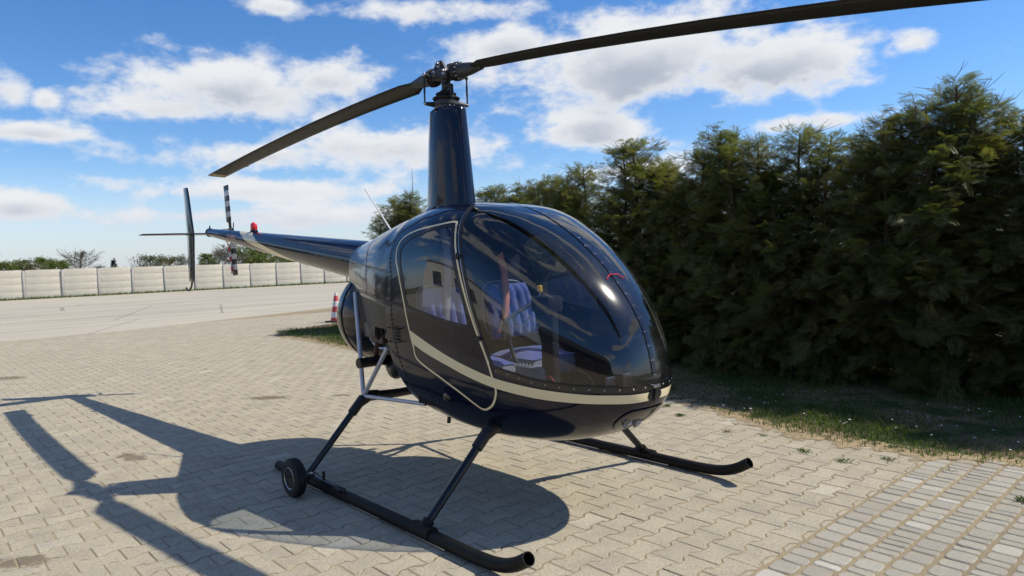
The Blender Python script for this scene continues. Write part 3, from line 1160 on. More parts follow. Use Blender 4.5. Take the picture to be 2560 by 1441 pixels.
hedge = [(-8.75, 2.72), (-8.15, 2.88), (-7.3, 2.45), (-6.35, 2.62), (-5.5, 2.78), (-4.8, 2.76), (-3.95, 2.80), (-3.2, 2.86), (-2.3, 3.12),
         (-1.65, 2.72), (-.98, 3.06), (-.35, 2.82), (.18, 2.86), (.72, 2.72), (1.22, 2.90), (1.70, 3.13), (2.2, 2.72), (2.9, 2.9), (3.7, 3.0)]
protos = []
hr = random.Random(4)
for i, (x, h) in enumerate(hedge):
    root = empty('thuja_tree', (x - (.4 if x < -4.5 else 0), 5.02 + hr.uniform(-.22, .22) + (.65 if x < -4.5 else 0), 0), hr.uniform(0, 6.28))
    s = h / 2.9 * (1.03 if x < -4.5 else 1)
    root.scale = (s * hr.uniform(1.0, 1.18), s * hr.uniform(1.0, 1.18), s)
    if i < 3:
        tr, lb, V, Fx = thuja_mesh(100 + i)
        t = tr.build('trunk', 'thuja_bark', root)
        c = np_mesh('crown', V, Fx, 'thuja_leaf', root)
        l = lb.build('limbs', 'thuja_bark', t, True, None)
        protos.append((t.data, c.data, l.data))
    else:
        a, b, c_ = protos[(i * 2 + i // 3) % 3]
        t = link(bpy.data.objects.new('trunk', a), root)
        link(bpy.data.objects.new('crown', b), root)
        link(bpy.data.objects.new('limbs', c_), t)
    lab = {15: 'tallest thuja tree of the hedge, its pointed top standing above the others',
           0: 'thuja tree at the far end of the hedge, nearest the traffic cone'}.get(i, 'dense dark green thuja tree in the hedge row beside the paving')
    tag(root, lab, 'tree', 'thuja trees of the hedge')
tallest = [o for o in bpy.data.objects if o.name.startswith('thuja_tree')]

# grass on the verge
def inpoly(x, y, P):
    c = False; n = len(P); j = n - 1
    for i in range(n):
        if (P[i][1] > y) != (P[j][1] > y) and x < (P[j][0] - P[i][0]) * (y - P[i][1]) / (P[j][1] - P[i][1]) + P[i][0]:
            c = not c
        j = i
    return c


def hash_noise(x, y):
    return .5 + .25 * (math.sin(x * 2.3 + 1.7 * math.sin(y * 1.9)) + math.sin(y * 3.1 + 1.3 * math.sin(x * 2.7 + 1)))


def grass_mesh(name, n, xr, yr, hmin, hmax, label):
    P, A, Hh = [], [], []
    tries = 0
    while len(P) < n and tries < n * 6:
        tries += 1
        x, y = rng.uniform(*xr), rng.uniform(*yr)
        ey = verge_y(x)
        if y < ey - .02: continue
        k = hash_noise(x, y)
        edge_k = min(1, (y - ey) / .5 + .25)
        if rng.random() > edge_k * (0.42 + .65 * max(0, k - .15)): continue
        P.append((x, y)); A.append(rng.uniform(0, 6.28)); Hh.append(rng.uniform(hmin, hmax) * (.6 + .6 * k))
    P, A, Hh = np.array(P), np.array(A), np.array(Hh)
    m = len(P)
    w = rng.uniform(.0025, .005, m)
    lean = rng.uniform(.1, .9, m) * Hh
    d = np.stack((np.cos(A), np.sin(A)), 1); s = np.stack((-d[:, 1], d[:, 0]), 1)
    V = np.zeros((m, 5, 3))
    V[:, 0, :2] = P - s * w[:, None]; V[:, 1, :2] = P + s * w[:, None]
    V[:, 2, :2] = P + s * w[:, None] * .7 + d * lean[:, None] * .35; V[:, 3, :2] = P - s * w[:, None] * .7 + d * lean[:, None] * .35
    V[:, 4, :2] = P + d * lean[:, None]
    V[:, 2, 2] = V[:, 3, 2] = Hh * .6; V[:, 4, 2] = Hh
    V[:, :, 2] += .004
    T = np.array([(0, 1, 2), (0, 2, 3), (3, 2, 4)])
    Fx = (np.arange(m)[:, None, None] * 5 + T[None]).reshape(-1, 3)
    o = np_mesh(name, V.reshape(-1, 3), Fx, 'grass_blade')
    return tag(o, label, 'grass', kind='stuff')


grass_mesh('grass', 62000, (-2.5, 4.6), (2.1, 6.0), .012, .036, 'short patchy grass growing on the shaded verge below the hedge')
grass_mesh('grass', 16000, (-11.6, -4.0), (2.75, 6.2), .05, .12, 'sunlit green grass on the verge near the traffic cone')
# a few weed tufts in the paving joints
def tufts():
    P = []
    for (x, y, n, h) in [(.36, 2.16, 60, .05), (.95, 1.92, 40, .035), (1.62, 1.78, 50, .05), (1.90, 1.72, 40, .05), (2.92, 1.62, 70, .06), (2.1, 1.95, 40, .04),
                         (.05, 2.4, 50, .05), (1.2, 2.0, 30, .03), (2.45, 1.95, 30, .03), (3.1, 1.9, 40, .05)]:
        V, F = [], []
        for k in range(n):
            px, py = x + rng.normal(0, .022), y + rng.normal(0, .016)
            a = rng.uniform(0, 6.28); L = h * .6 * rng.uniform(.4, 1.1); o = len(V)
            dx, dy = math.cos(a), math.sin(a); w = .0022
            V += [(px - dy * w, py + dx * w, 0), (px + dy * w, py - dx * w, 0), (px + dx * L * .4, py + dy * L * .4, L * .6), (px + dx * L * .9, py + dy * L * .9, L * .75)]
            F += [(o, o + 1, o + 2), (o, o + 2, o + 3)]
        P.append((x, y, V, F))
    return P
for (x, y, V, F) in tufts():
    o = mesh('weed_tuft', [(a - x, b - y, c) for a, b, c in V], F, 'grass_blade', None, False, (x, y, .002))
    tag(o, 'small weed tuft growing in a paving joint near the verge', 'weed', 'weed tufts in the paving joints')

# daisies on the verge
mat('daisy_white', (.75, .75, .72), .7)
Vd, Fd = [], []
for k in range(60):
    x, y = rng.uniform(.3, 3.0), rng.uniform(2.5, 3.9)
    r = rng.uniform(.006, .011); z = rng.uniform(.03, .06); o = len(Vd)
    Vd += [(x + r * math.cos(j * PI / 3), y + r * math.sin(j * PI / 3), z + rng.uniform(-.003, .003)) for j in range(6)]
    Fd.append(tuple(range(o, o + 6)))
tag(mesh('daisies', Vd, Fd, 'daisy_white', None, False), 'tiny white daisies dotted over the shaded grass verge', 'daisies', kind='stuff')


# far trees beyond the fence
def far_tree(loc, H, Rw, kind, seed):
    g = np.random.default_rng(seed)
    root = empty('tree', loc, 0)
    tr = MB().tube([(0, 0, 0), (g.normal(0, .1), g.normal(0, .1), H * .4), (g.normal(0, .15), g.normal(0, .15), H * .8)], [H * .025, H * .018, H * .006], 6)
    V, F = [], []
    leafm = {'spring': 'spring_leaf', 'olive': 'olive_leaf', 'bare': 'pale_bud', 'conifer': 'dark_needle', 'pale': 'pale_bud'}[kind]
    nl = {'spring': 46, 'olive': 46, 'bare': 60, 'conifer': 40, 'pale': 40}[kind]
    P, S = [], []
    for k in range(nl):
        a = k * 2.4 + g.normal(0, .3); t = g.uniform(.12, .95)
        if kind == 'conifer':
            L = Rw * (1 - t) + .1; rise = -.1
        else:
            L = Rw * math.sin(PI * min(1, (.14 + t * .86))) ** .7 * g.uniform(.6, 1.1); rise = .5 + .5 * t
        b = np.array((0, 0, t * H * .72 if kind != 'conifer' else t * H))
        e = b + np.array((math.cos(a) * L, math.sin(a) * L, L * rise * .55))
        m = (b + e) / 2 + g.normal(0, .06, 3) * L
        tr.tube([b, m, e], [H * .009, H * .006, H * .003], 4, False)
        if kind in ('bare', 'pale'):
            for q in range(6):
                v = (e - b) * g.uniform(.15, .5) + g.normal(0, .16, 3) * L + np.array((0, 0, .15 * L))
                st = m + (e - m) * g.random()
                tr.tube([st, st + v * .5 + g.normal(0, .03, 3), st + v], [H * .0045, H * .0035, H * .002], 3, False)
        npf = {'spring': 60, 'olive': 46, 'bare': 14, 'conifer': 30, 'pale': 34}[kind]
        for q in range(npf):
            u = g.uniform(.35, 1.12)
            P.append(b + (e - b) * u + g.normal(0, .13, 3) * (L + .4)); S.append(g.uniform(.5, 1.2) * H * (.030 if kind not in ('bare', 'pale') else .018))
    P, S = np.array(P), np.array(S)
    n = len(P)
    A = g.normal(0, 1, (n, 3)); A /= np.linalg.norm(A, axis=1)[:, None]
    B = np.cross(A, g.normal(0, 1, (n, 3))); B /= np.linalg.norm(B, axis=1)[:, None]
    V = np.stack((P - A * S[:, None], P - B * S[:, None] * .6, P + A * S[:, None], P + B * S[:, None] * .6), 1).reshape(-1, 3)
    tr.build('trunk', 'grey_bark', root, True, None)
    np_mesh('crown', V, np.arange(n * 4).reshape(-1, 4), leafm, root)
    return root


FT = [(-130.4,11.7,3.72,2.45,'spring'),(-147.0,15.8,4.28,2.58,'olive'),(-163.4,21.5,4.72,3.68,'spring'),(-130.5,18.6,3.86,2.14,'spring'),
      (-146.7,24.8,5.84,3.34,'pale'),(-162.7,31.2,3.04,1.44,'bare'),(-130.0,26.6,3.16,1.0,'conifer'),(-145.1,36.3,4.34,3.73,'olive'),
      (-160.5,44.4,4.18,4.35,'olive'),(-128.3,37.2,4.05,1.67,'bare'),(-143.0,46.7,4.79,2.25,'spring'),(-158.5,54.2,6.09,2.29,'bare'),
      (-126.6,45.2,6.4,2.86,'bare'),(-141.2,54.6,6.9,3.9,'spring'),(-155.7,64.1,6.4,3.6,'olive'),(-123.8,54.6,3.55,3.05,'spring'),
      (-138.0,64.6,3.26,2.85,'bare'),(-169.6,11.1,5.67,4.21,'olive'),(-121.3,62.1,3.33,3.42,'olive')]
FL = {'spring': 'bushy bright spring green tree beyond the concrete fence', 'olive': 'rounded olive brown tree beyond the concrete fence',
      'bare': 'bare branched leafless tree beyond the concrete fence', 'conifer': 'small dark conifer beyond the concrete fence',
      'pale': 'tall pale twiggy tree rising alone above the concrete fence'}
for i, (x, y, h, r, k) in enumerate(FT):
    o = far_tree((x, y, -.16), h * 1.28, r, k, 300 + i)
    tag(o, FL[k], 'tree', 'trees beyond the fence')
# low scrub strip seen over the fence
g = np.random.default_rng(9)
n = 16000
yy = g.uniform(-20, 110, n); xx = -175 + g.normal(0, 5, n) + (yy - 20) * .35
zz = g.random(n) ** 1.4 * (1.2 + .6 * np.sin(yy * .7) + .4 * np.sin(yy * 1.9 + 1)) + .1
A = g.normal(0, 1, (n, 3)); A /= np.linalg.norm(A, axis=1)[:, None]
B = np.cross(A, g.normal(0, 1, (n, 3))); B /= np.linalg.norm(B, axis=1)[:, None]
Pp = np.stack((xx, yy, zz), 1)
V = np.stack((Pp - A * .22, Pp - B * .15, Pp + A * .22, Pp + B * .15), 1).reshape(-1, 3)
tag(np_mesh('scrub', V, np.arange(n * 4).reshape(-1, 4), 'olive_leaf'), 'low band of scrub and hedges far beyond the concrete fence', 'scrub', kind='stuff')

# thin radio mast far behind the hedge
mb = MB().tube([(0, 0, 0), (0, 0, 6.2), (0.02, 0, 7.4)], [.05, .035, .012], 8)
mb.tube([(0, -.25, 5.2), (0, .25, 5.2)], .012, 6)
o = mb.build('radio_mast', 'steel', None, loc=(0, 0, 0))
o.location = (-33.34, 22.51, -.05)
tag(o, 'thin grey radio mast standing far behind the hedge', 'mast')

# strip of grass at the foot of the fence
n = 9000
yy = g.uniform(-12, 66, n); xx = -48.55 + g.uniform(-.25, .35, n); hh = g.uniform(.05, .22, n)
a = g.uniform(0, 6.28, n)
Pb = np.stack((xx, yy, np.full(n, -.13)), 1)
sd = np.stack((np.cos(a), np.sin(a), np.zeros(n)), 1) * .03
tp = np.stack((g.normal(0, .06, n), g.normal(0, .06, n), hh), 1)
V = np.stack((Pb - sd, Pb + sd, Pb + tp), 1).reshape(-1, 3)
tag(np_mesh('grass', V, np.arange(n * 3).reshape(-1, 3), 'grass_blade'), 'narrow strip of grass along the foot of the concrete fence', 'grass', kind='stuff')

# ------------------------------------------------------------------ traffic cone
banded('cone_paint', (.62, .035, .03), (.75, .75, .74), .265, 2, .06, .5)
cone = empty('traffic_cone', (-11.72, 5.34, .0), .3)
tag(cone, 'red and white striped traffic cone standing on the grass edge', 'cone')
MB().lathe([(.03, .155), (.05, .15), (.70, .035), (.72, .03), (.72, .02), (.70, .02)], n=24).build('body', 'cone_paint', cone)
MB().box((0, 0, .018), (.40, .40, .035), bev=.01).build('base', 'rubber', cone)


# ------------------------------------------------------------------ the buildings behind the viewer, mirrored in the glass and paint
mat('hall_plaster', (.70, .68, .63), .9, base2=(.62, .60, .56), vscale=.6)
mat('dark_timber', (.050, .042, .035), .85, base2=(.08, .07, .058), vscale=3)
mat('roof_dark', (.05, .048, .046), .7, var=.3)
mat('pane_dark', (.02, .025, .03), .08, spec=.8)
def building(name, loc, rz, L, D, Hw, Hr, wallm, roofm, wins, label):
    r = empty(name, loc, rz)
    MB().box((0, 0, Hw / 2), (L, D, Hw)).build('wall', wallm, r, False)
    V = [(-L / 2 - .3, -D / 2 - .3, Hw), (L / 2 + .3, -D / 2 - .3, Hw), (L / 2 + .3, D / 2 + .3, Hw), (-L / 2 - .3, D / 2 + .3, Hw), (-L / 2 - .3, 0, Hw + Hr), (L / 2 + .3, 0, Hw + Hr)]
    mesh('roof', V, [(0, 1, 5, 4), (2, 3, 4, 5), (1, 2, 5), (3, 0, 4), (3, 2, 1, 0)], roofm, r, False)
    for (x, z, w, h) in wins:
        f = MB().box((x, D / 2 + .03, z), (w + .14, .06, h + .14)).build('window', 'white_plastic', r, False)
        MB().box((x, D / 2 + .065, z), (w, .02, h)).build('pane', 'pane_dark', f, False)
    return tag(r, label, 'building')
building('hall', (-13.5, -20, 0), math.radians(-40), 15, 9, 4.6, .8, 'hall_plaster', 'roof_dark',
         [(x, 2.3, 1.2, 1.6) for x in (-5.5, -2.5, .5, 3.5, 6)], 'long white plastered hall with tall windows facing the helicopter')
building('shed', (12.5, -16.5, 0), math.radians(35), 18, 8, 3.4, 2.2, 'dark_timber', 'roof_dark',
         [(-5, 1.6, 1.2, 1.2), (2, 1.6, 1.2, 1.2)], 'dark timber shed with gable roof facing the helicopter nose')

for i, (x, y, h, r) in enumerate([(-24, -7.5, 4.6, 2.2), (-27, -4.5, 5.2, 2.4), (-22, -11, 4.2, 2.0), (-29, -9.5, 5.6, 2.6)]):
    o = far_tree((x, y, -.05), h, r, 'olive', 500 + i)
    tag(o, 'dark leafy tree beside the white hall across the yard', 'tree', 'trees beside the hall')

# ------------------------------------------------------------------ helicopter
heli = empty('helicopter', (0, 0, 0))
tag(heli, 'small dark blue two seat helicopter with bubble windshield and cream stripe', 'helicopter')


# --- body surface: superelliptic sections along x
def pchip(xs,ys):
    n=len(xs); h=[xs[i+1]-xs[i] for i in range(n-1)]; d=[(ys[i+1]-ys[i])/h[i] for i in range(n-1)]
    m=[0]*n; m[0]=d[0]; m[-1]=d[-1]
    for i in range(1,n-1):
        if d[i-1]*d[i]>0:
            w1=2*h[i]+h[i-1]; w2=h[i]+2*h[i-1]; m[i]=(w1+w2)/(w1/d[i-1]+w2/d[i])
    def f(x):
        if x<=xs[0]: return ys[0]+m[0]*(x-xs[0])
        if x>=xs[-1]: return ys[-1]+m[-1]*(x-xs[-1])
        i=0
        while x>xs[i+1]: i+=1
        t=(x-xs[i])/h[i]; a,b=ys[i],ys[i+1]
        return a*(1+2*t)*(1-t)**2+m[i]*h[i]*t*(1-t)**2+b*t*t*(3-2*t)+m[i+1]*h[i]*t*t*(t-1)
    return f
NOSE=1.686
#        x     top   bot   w    zc   nu  nl
TAB=[(1.686,.745,.745,.0  ,.745,2.2,2.1),
     (1.680,.815,.675,.098,.745,2.2,2.1),
     (1.668,.885,.636,.150,.748,2.2,2.1),
     (1.632,1.008,.585,.220,.752,2.25,2.15),
     (1.579,1.112,.540,.282,.762,2.3,2.2),
     (1.504,1.217,.493,.345,.780,2.4,2.3),
     (1.426,1.306,.455,.395,.805,2.5,2.4),
     (1.290,1.431,.415,.460,.850,2.65,2.6),
     (1.175,1.519,.392,.495,.890,2.8,2.7),
     (1.040,1.604,.378,.525,.930,3.0,2.9),
     (.879,1.682,.372,.547,.97,3.4,3.1),
     (.743,1.727,.375,.556,1.0,3.7,3.2),
     (.55,1.757,.388,.560,1.02,3.9,3.3),
     (.347,1.768,.415,.558,1.04,3.5,3.3),
     (.10,1.752,.46,.548,1.07,3.0,3.3),
     (-.10,1.728,.52,.520,1.10,2.65,3.2),
     (-.40,1.672,.66,.435,1.18,2.6,3.0),
     (-.70,1.615,.82,.328,1.27,2.5,2.8),
     (-1.02,1.566,.98,.205,1.36,2.3,2.6)]
DS=[math.sqrt(max(0,NOSE-r[0])) for r in TAB]
FN=[pchip(DS,[r[k] for r in TAB]) for k in range(1,7)]
def section(x):
    d=math.sqrt(max(0,NOSE-x)); return [f(d) for f in FN]
def sp(c,e): return math.copysign(abs(c)**e,c)
def spt(x,th):
    t,b,w,zc,nu,nl=section(x)
    c,s=math.cos(th),math.sin(th)
    n=nu if s>=0 else nl
    return (x, w*sp(c,2/n), zc+((t-zc) if s>=0 else (zc-b))*sp(s,2/n))
def grid(nx=120,nt=144):
    D=math.sqrt(NOSE+1.02); V=[]
    for i in range(nx+1):
        d=D*(i/nx)**1.0
        if i==0: d=1e-4
        x=NOSE-d*d
        V.append([spt(x,2*math.pi*j/nt) for j in range(nt)])
    return V



def halfw(x, z):
    t, b, w, zc, nu, nl = section(x)
    if z >= zc: u, n = (z - zc) / max(1e-4, t - zc), nu
    else: u, n = (zc - z) / max(1e-4, zc - b), nl
    u = min(1, max(0, u))
    return w * (1 - u ** n) ** (1 / n)


NX, NT = 130, 160
GV = grid(NX, NT)
bm0 = bmesh.new()
rows = [[bm0.verts.new(p) for p in r] for r in GV]
for i in range(NX):
    for j in range(NT):
        k = (j + 1) % NT
        bm0.faces.new((rows[i][j], rows[i + 1][j], rows[i + 1][k], rows[i][k]))
bmesh.ops.recalc_face_normals(bm0, faces=bm0.faces[:])
cen = sum((f.normal.dot(f.calc_center_median() - Vector((.4, 0, 1.05))) for f in bm0.faces))
if cen < 0:
    bmesh.ops.reverse_faces(bm0, faces=bm0.faces[:])
bm0.normal_update()
bm0.verts.ensure_lookup_table(); bm0.faces.ensure_lookup_table()
BVH = BVHTree.FromBMesh(bm0)
FVN = [([v.co.copy() for v in f.verts], [v.normal.copy() for v in f.verts]) for f in bm0.faces]


def surf(p):
    """nearest surface point and smooth outward normal"""
    co, n, idx, d = BVH.find_nearest(Vector(p))
    vs, ns = FVN[idx]
    w = poly_3d_calc(vs, co)
    nn = Vector((0, 0, 0))
    for a, b in zip(w, ns): nn += b * a
    if nn.length < 1e-6: nn = n
    return co, nn.normalized()


def on(p, off=.0):
    c, n = surf(p)
    return c + n * off


def side(x, z, s=-1):
    return Vector((x, s * halfw(x, z), z))


DOOR = [(.672, 1.627), (.523, 1.615), (.345, 1.599), (.22, 1.573), (.155, 1.537), (.14, 1.483), (.158, 1.417), (.197, 1.351), (.255, 1.201), (.288, 1.083), (.32, .988),
        (.352, .905), (.389, .828), (.59, .747), (.762, .673), (.871, .614), (.908, .597), (.945, .600), (.994, .629), (1.027, .672), (1.042, .723), (1.025, .798),
        (.99, .9), (.932, 1.021), (.857, 1.201), (.785, 1.385), (.745, 1.49), (.70, 1.60)]
WIN = [(.655, 1.606), (.534, 1.596), (.374, 1.574), (.262, 1.543), (.20, 1.502), (.197, 1.438), (.238, 1.33), (.290, 1.169), (.312, 1.143), (.416, 1.12), (.689, 1.071),
       (.852, 1.052), (.868, 1.065), (.829, 1.201), (.762, 1.366), (.715, 1.494), (.685, 1.585)]
WS = [(1.9, .748), (1.681, .753), (1.631, .756), (1.539, .762), (1.423, .771), (1.269, .792), (1.148, .819), (1.055, .838), (1.028, .858), (1.003, .911), (.958, 1.022),
      (.904, 1.154), (.846, 1.317), (.803, 1.433), (.768, 1.523), (.74, 1.593), (.715, 1.65), (.695, 1.687), (.672, 1.712), (.62, 1.80)]
BAY = [(.30, .25), (.225, .50), (.185, .58), (.11, .72), (.045, .86), (.035, .95), (.03, 1.13), (-.2, 1.165), (-.6, 1.19), (-1.3, 1.215)]


def c2(P, n=4, closed=True):
    return [(p.x, p.y) for p in crom([(a, b, 0) for a, b in P], n, closed)]


doorP, winP = c2(DOOR, 3), c2(WIN, 3)
wsP = c2(WS, 2, False)
ws_poly = wsP + [(.62, 2.2), (1.9, 2.2)]
bay_poly = BAY + [(-1.3, .1), (.30, .1)]


def cut_chain(bm, chain, pad=.012):
    for (ax, az), (bx, bz) in zip(chain[:-1], chain[1:]):
        lo_x, hi_x = min(ax, bx) - pad, max(ax, bx) + pad
        lo_z, hi_z = min(az, bz) - pad, max(az, bz) + pad
        fs = set()
        for v in bm.verts:
            c = v.co
            if lo_x - .05 < c.x < hi_x + .05 and lo_z - .05 < c.z < hi_z + .05: fs.update(v.link_faces)
        keep = []
        for f in fs:
            xs_ = [v.co.x for v in f.verts]; zs_ = [v.co.z for v in f.verts]
            if max(xs_) < lo_x or min(xs_) > hi_x or max(zs_) < lo_z or min(zs_) > hi_z: continue
            keep.append(f)
        fs = keep
        if not fs: continue
        geom = set(fs)
        for f in fs:
            geom.update(f.edges); geom.update(f.verts)
        nrm = Vector((bz - az, 0, -(bx - ax)))
        if nrm.length < 1e-7: continue
        bmesh.ops.bisect_plane(bm, geom=list(geom), dist=2e-5, plane_co=(ax, 0, az), plane_no=nrm.normalized())


bm = bm0.copy()
bm0_tmp = bm0
cut_chain(bm, doorP + [doorP[0]])
cut_chain(bm, winP + [winP[0]])
cut_chain(bm, wsP)
cut_chain(bm, BAY)
for yy in (-.001, .001):
    geom = bm.verts[:] + bm.edges[:] + bm.faces[:]
    pass

groups = {}
SEAM_X = .085
for f in bm.faces:
    c = f.calc_center_median()
    s = -1 if c.y < 0 else 1
    if inpoly(c.x, c.z, bay_poly): key = None
    elif inpoly(c.x, c.z, ws_poly): key = ('windshield', s)
    elif inpoly(c.x, c.z, winP): key = ('door_window', s)
    elif inpoly(c.x, c.z, doorP): key = ('door', s)
    else: key = ('fuselage', 0)
    if key: groups.setdefault(key, []).append([v.co.copy() for v in f.verts])
bm.free()


def shell_obj(name, polys, material, parent, off=0.0, flip=False):
    idx, V, F = {}, [], []
    for P in polys:
        f = []
        for p in P:
            k = (round(p.x, 5), round(p.y, 5), round(p.z, 5))
            if k not in idx:
                idx[k] = len(V); V.append(p)
            if not f or f[-1] != idx[k]: f.append(idx[k])
        if len(f) > 2 and f[0] == f[-1]: f.pop()
        if len(set(f)) < 3: continue
        F.append(f[::-1] if flip else f)
    cn = [surf(p) for p in V]
    V2 = [p + n * off for p, (c, n) in zip(V, cn)]
    o = mesh(name, V2, F, material, parent, True)
    me = o.data
    sg = -1 if flip else 1
    me.normals_split_custom_set_from_vertices([tuple(n * sg) for c, n in cn])
    return o


fus = shell_obj('fuselage', groups[('fuselage', 0)], 'navy', heli)
lin = shell_obj('cabin_lining', groups[('fuselage', 0)], 'interior_dark', fus, -.014, True)
DOORS = {}
for s in (-1, 1):
    d = shell_obj('door', groups[('door', s)], 'navy', heli, .0015)
    DOORS[s] = d
    shell_obj('door_lining', groups[('door', s)], 'interior_dark', d, -.013, True)
    shell_obj('door_window', groups[('door_window', s)], 'door_glass', d)
    shell_obj('windshield', groups[('windshield', s)], 'windshield_glass', heli)


def ribbon(A, B, off, nsub=2):
    """strip on the body surface between two rails"""
    V, F = [], []
    n = nsub + 1
    for a, b in zip(A, B):
        for k in range(n):
            V.append(on(Vector(a).lerp(Vector(b), k / nsub), off))
    for i in range(len(A) - 1):
        for k in range(nsub):
            F.append((i * n + k, i * n + k + 1, (i + 1) * n + k + 1, (i + 1) * n + k))
    return V, F


def path_ribbon(P, width, off=.0012, thick=True, closed=False):
    P = [surf(p) for p in P]
    A, B = [], []
    L = len(P)
    for i in range(L):
        a = P[i - 1][0] if (i > 0 or closed) else P[i][0]
        b = P[(i + 1) % L][0] if (i < L - 1 or closed) else P[i][0]
        t = (b - a).normalized(); s_ = t.cross(P[i][1]).normalized()
        A.append(P[i][0] + s_ * width / 2); B.append(P[i][0] - s_ * width / 2)
    if closed:
        A.append(A[0]); B.append(B[0])
    return ribbon(A, B, off, 2)


def fix(o, outward=True):
    bm_ = bmesh.new(); bm_.from_mesh(o.data)
    bmesh.ops.recalc_face_normals(bm_, faces=bm_.faces[:])
    bm_.to_mesh(o.data); bm_.free()
    return o


# cream outline round each door, black window seals
for s in (-1, 1):
    P = [side(x, z, s) for x, z in c2(DOOR, 6)]
    V, F = path_ribbon(P, .0125, .0030, closed=True)
    mesh('door_outline', V, F, 'cream', DOORS[s])
    P = [side(x, z, s) for x, z in c2(WIN, 6)]
    V, F = path_ribbon(P, .016, .0022, closed=True)
    mesh('window_seal', V, F, 'black_satin', DOORS[s])
    P = [side(x, z, s) for x, z in c2(WS[2:-1], 5, False)]
    V, F = path_ribbon(P, .018, .0022)
    mesh('windshield_seal', V, F, 'black_satin', fus)
    P = [side(x, z, s) + Vector((-.013, 0, 0)) for x, z in c2(WS[8:-1], 5, False)]
    V, F = path_ribbon(P, .004, .0034)
    mesh('windshield_trim', V, F, 'steel', fus)

# broad cream stripe round the nose
UP = [(.312, -.557, 1.004), (.477, -.559, .945), (.676, -.557, .878), (.852, -.547, .828), (1.03, -.523, .784), (1.184, -.488, .759), (1.376, -.418, .735), (1.52, -.33, .7215),
      (1.62, -.235, .716), (1.672, -.11, .712), (1.684, 0, .710)]
LO = [(.334, -.557, .925), (.47, -.558, .877), (.669, -.555, .822), (.845, -.544, .773), (1.022, -.518, .731), (1.176, -.482, .706), (1.368, -.412, .685), (1.515, -.325, .675),
      (1.612, -.232, .670), (1.666, -.11, .668), (1.680, 0, .668)]
mirror = lambda P: [(x, -y, z) for x, y, z in reversed(P[:-1])]
V, F = ribbon(crom(UP + mirror(UP), 6), crom(LO + mirror(LO), 6), .0028, 5)
fix(mesh('cream_stripe', V, F, 'cream', fus))

# strip below the windshield with screws
EDGE = [(x, z) for x, z in WS[1:8]]
low = [side(min(x, 1.6845), z - .016, -1) for x, z in reversed(EDGE)]
path = low + [Vector((p.x, -p.y, p.z)) for p in reversed(low)]
V, F = path_ribbon(crom(path, 8), .028, .0032)
sash = fix(mesh('windshield_sill', V, F, 'black_gloss', fus))


def rivets(name, P, r, material, parent, spacing, off=.001):
    mb = MB()
    pts = [surf(p) for p in P]
    acc = 0
    for (a, na), (b, nb) in zip(pts[:-1], pts[1:]):
        L = (b - a).length
        while acc < L:
            t = acc / L if L > 0 else 0
            q, n = surf(a.lerp(b, t))
            mb.dome(q + n * off, na.lerp(nb, t), r)
            acc += spacing
        acc -= L
    o = mb.build(name, material, parent, True, None)
    return tag(o, kind='stuff')


rivets('screw_row', crom(path, 8), .0042, 'steel', sash, .075, .003)

# centre bow of the windshield
bowx = [1.683, 1.672, 1.64, 1.58, 1.5, 1.4, 1.28, 1.15, 1.0, .86, .74, .66, .60]
bow = [Vector((x, 0, section(x)[0])) for x in bowx]
V, F = path_ribbon(crom(bow, 6), .026, .0045)
bowo = fix(mesh('windshield_bow', V, F, 'navy', heli))
rivets('screw_row', [p + Vector((0, -.009, 0)) for p in crom(bow, 6)], .0026, 'steel', bowo, .075, .0046)
rivets('screw_row', [p + Vector((0, .009, 0)) for p in crom(bow, 6)], .0026, 'steel', bowo, .075, .0046)
MB().tube([p - surf(p)[1] * .02 for p in crom(bow, 4)], .012, 8).build('bow_frame', 'interior_dark', bowo)
# red yaw strings on the bow
yp, yn = surf((1.432, 0, 1.302))
for s in (-1, 1):
    pts = [yp + yn * .007, on((1.430, s * .025, 1.301), .010), on((1.436, s * .048, 1.293), .008), on((1.447, s * .070, 1.281), .004)]
    MB().tube(crom(pts, 5), .0032, 6).build('yaw_string', 'red_plastic', bowo)

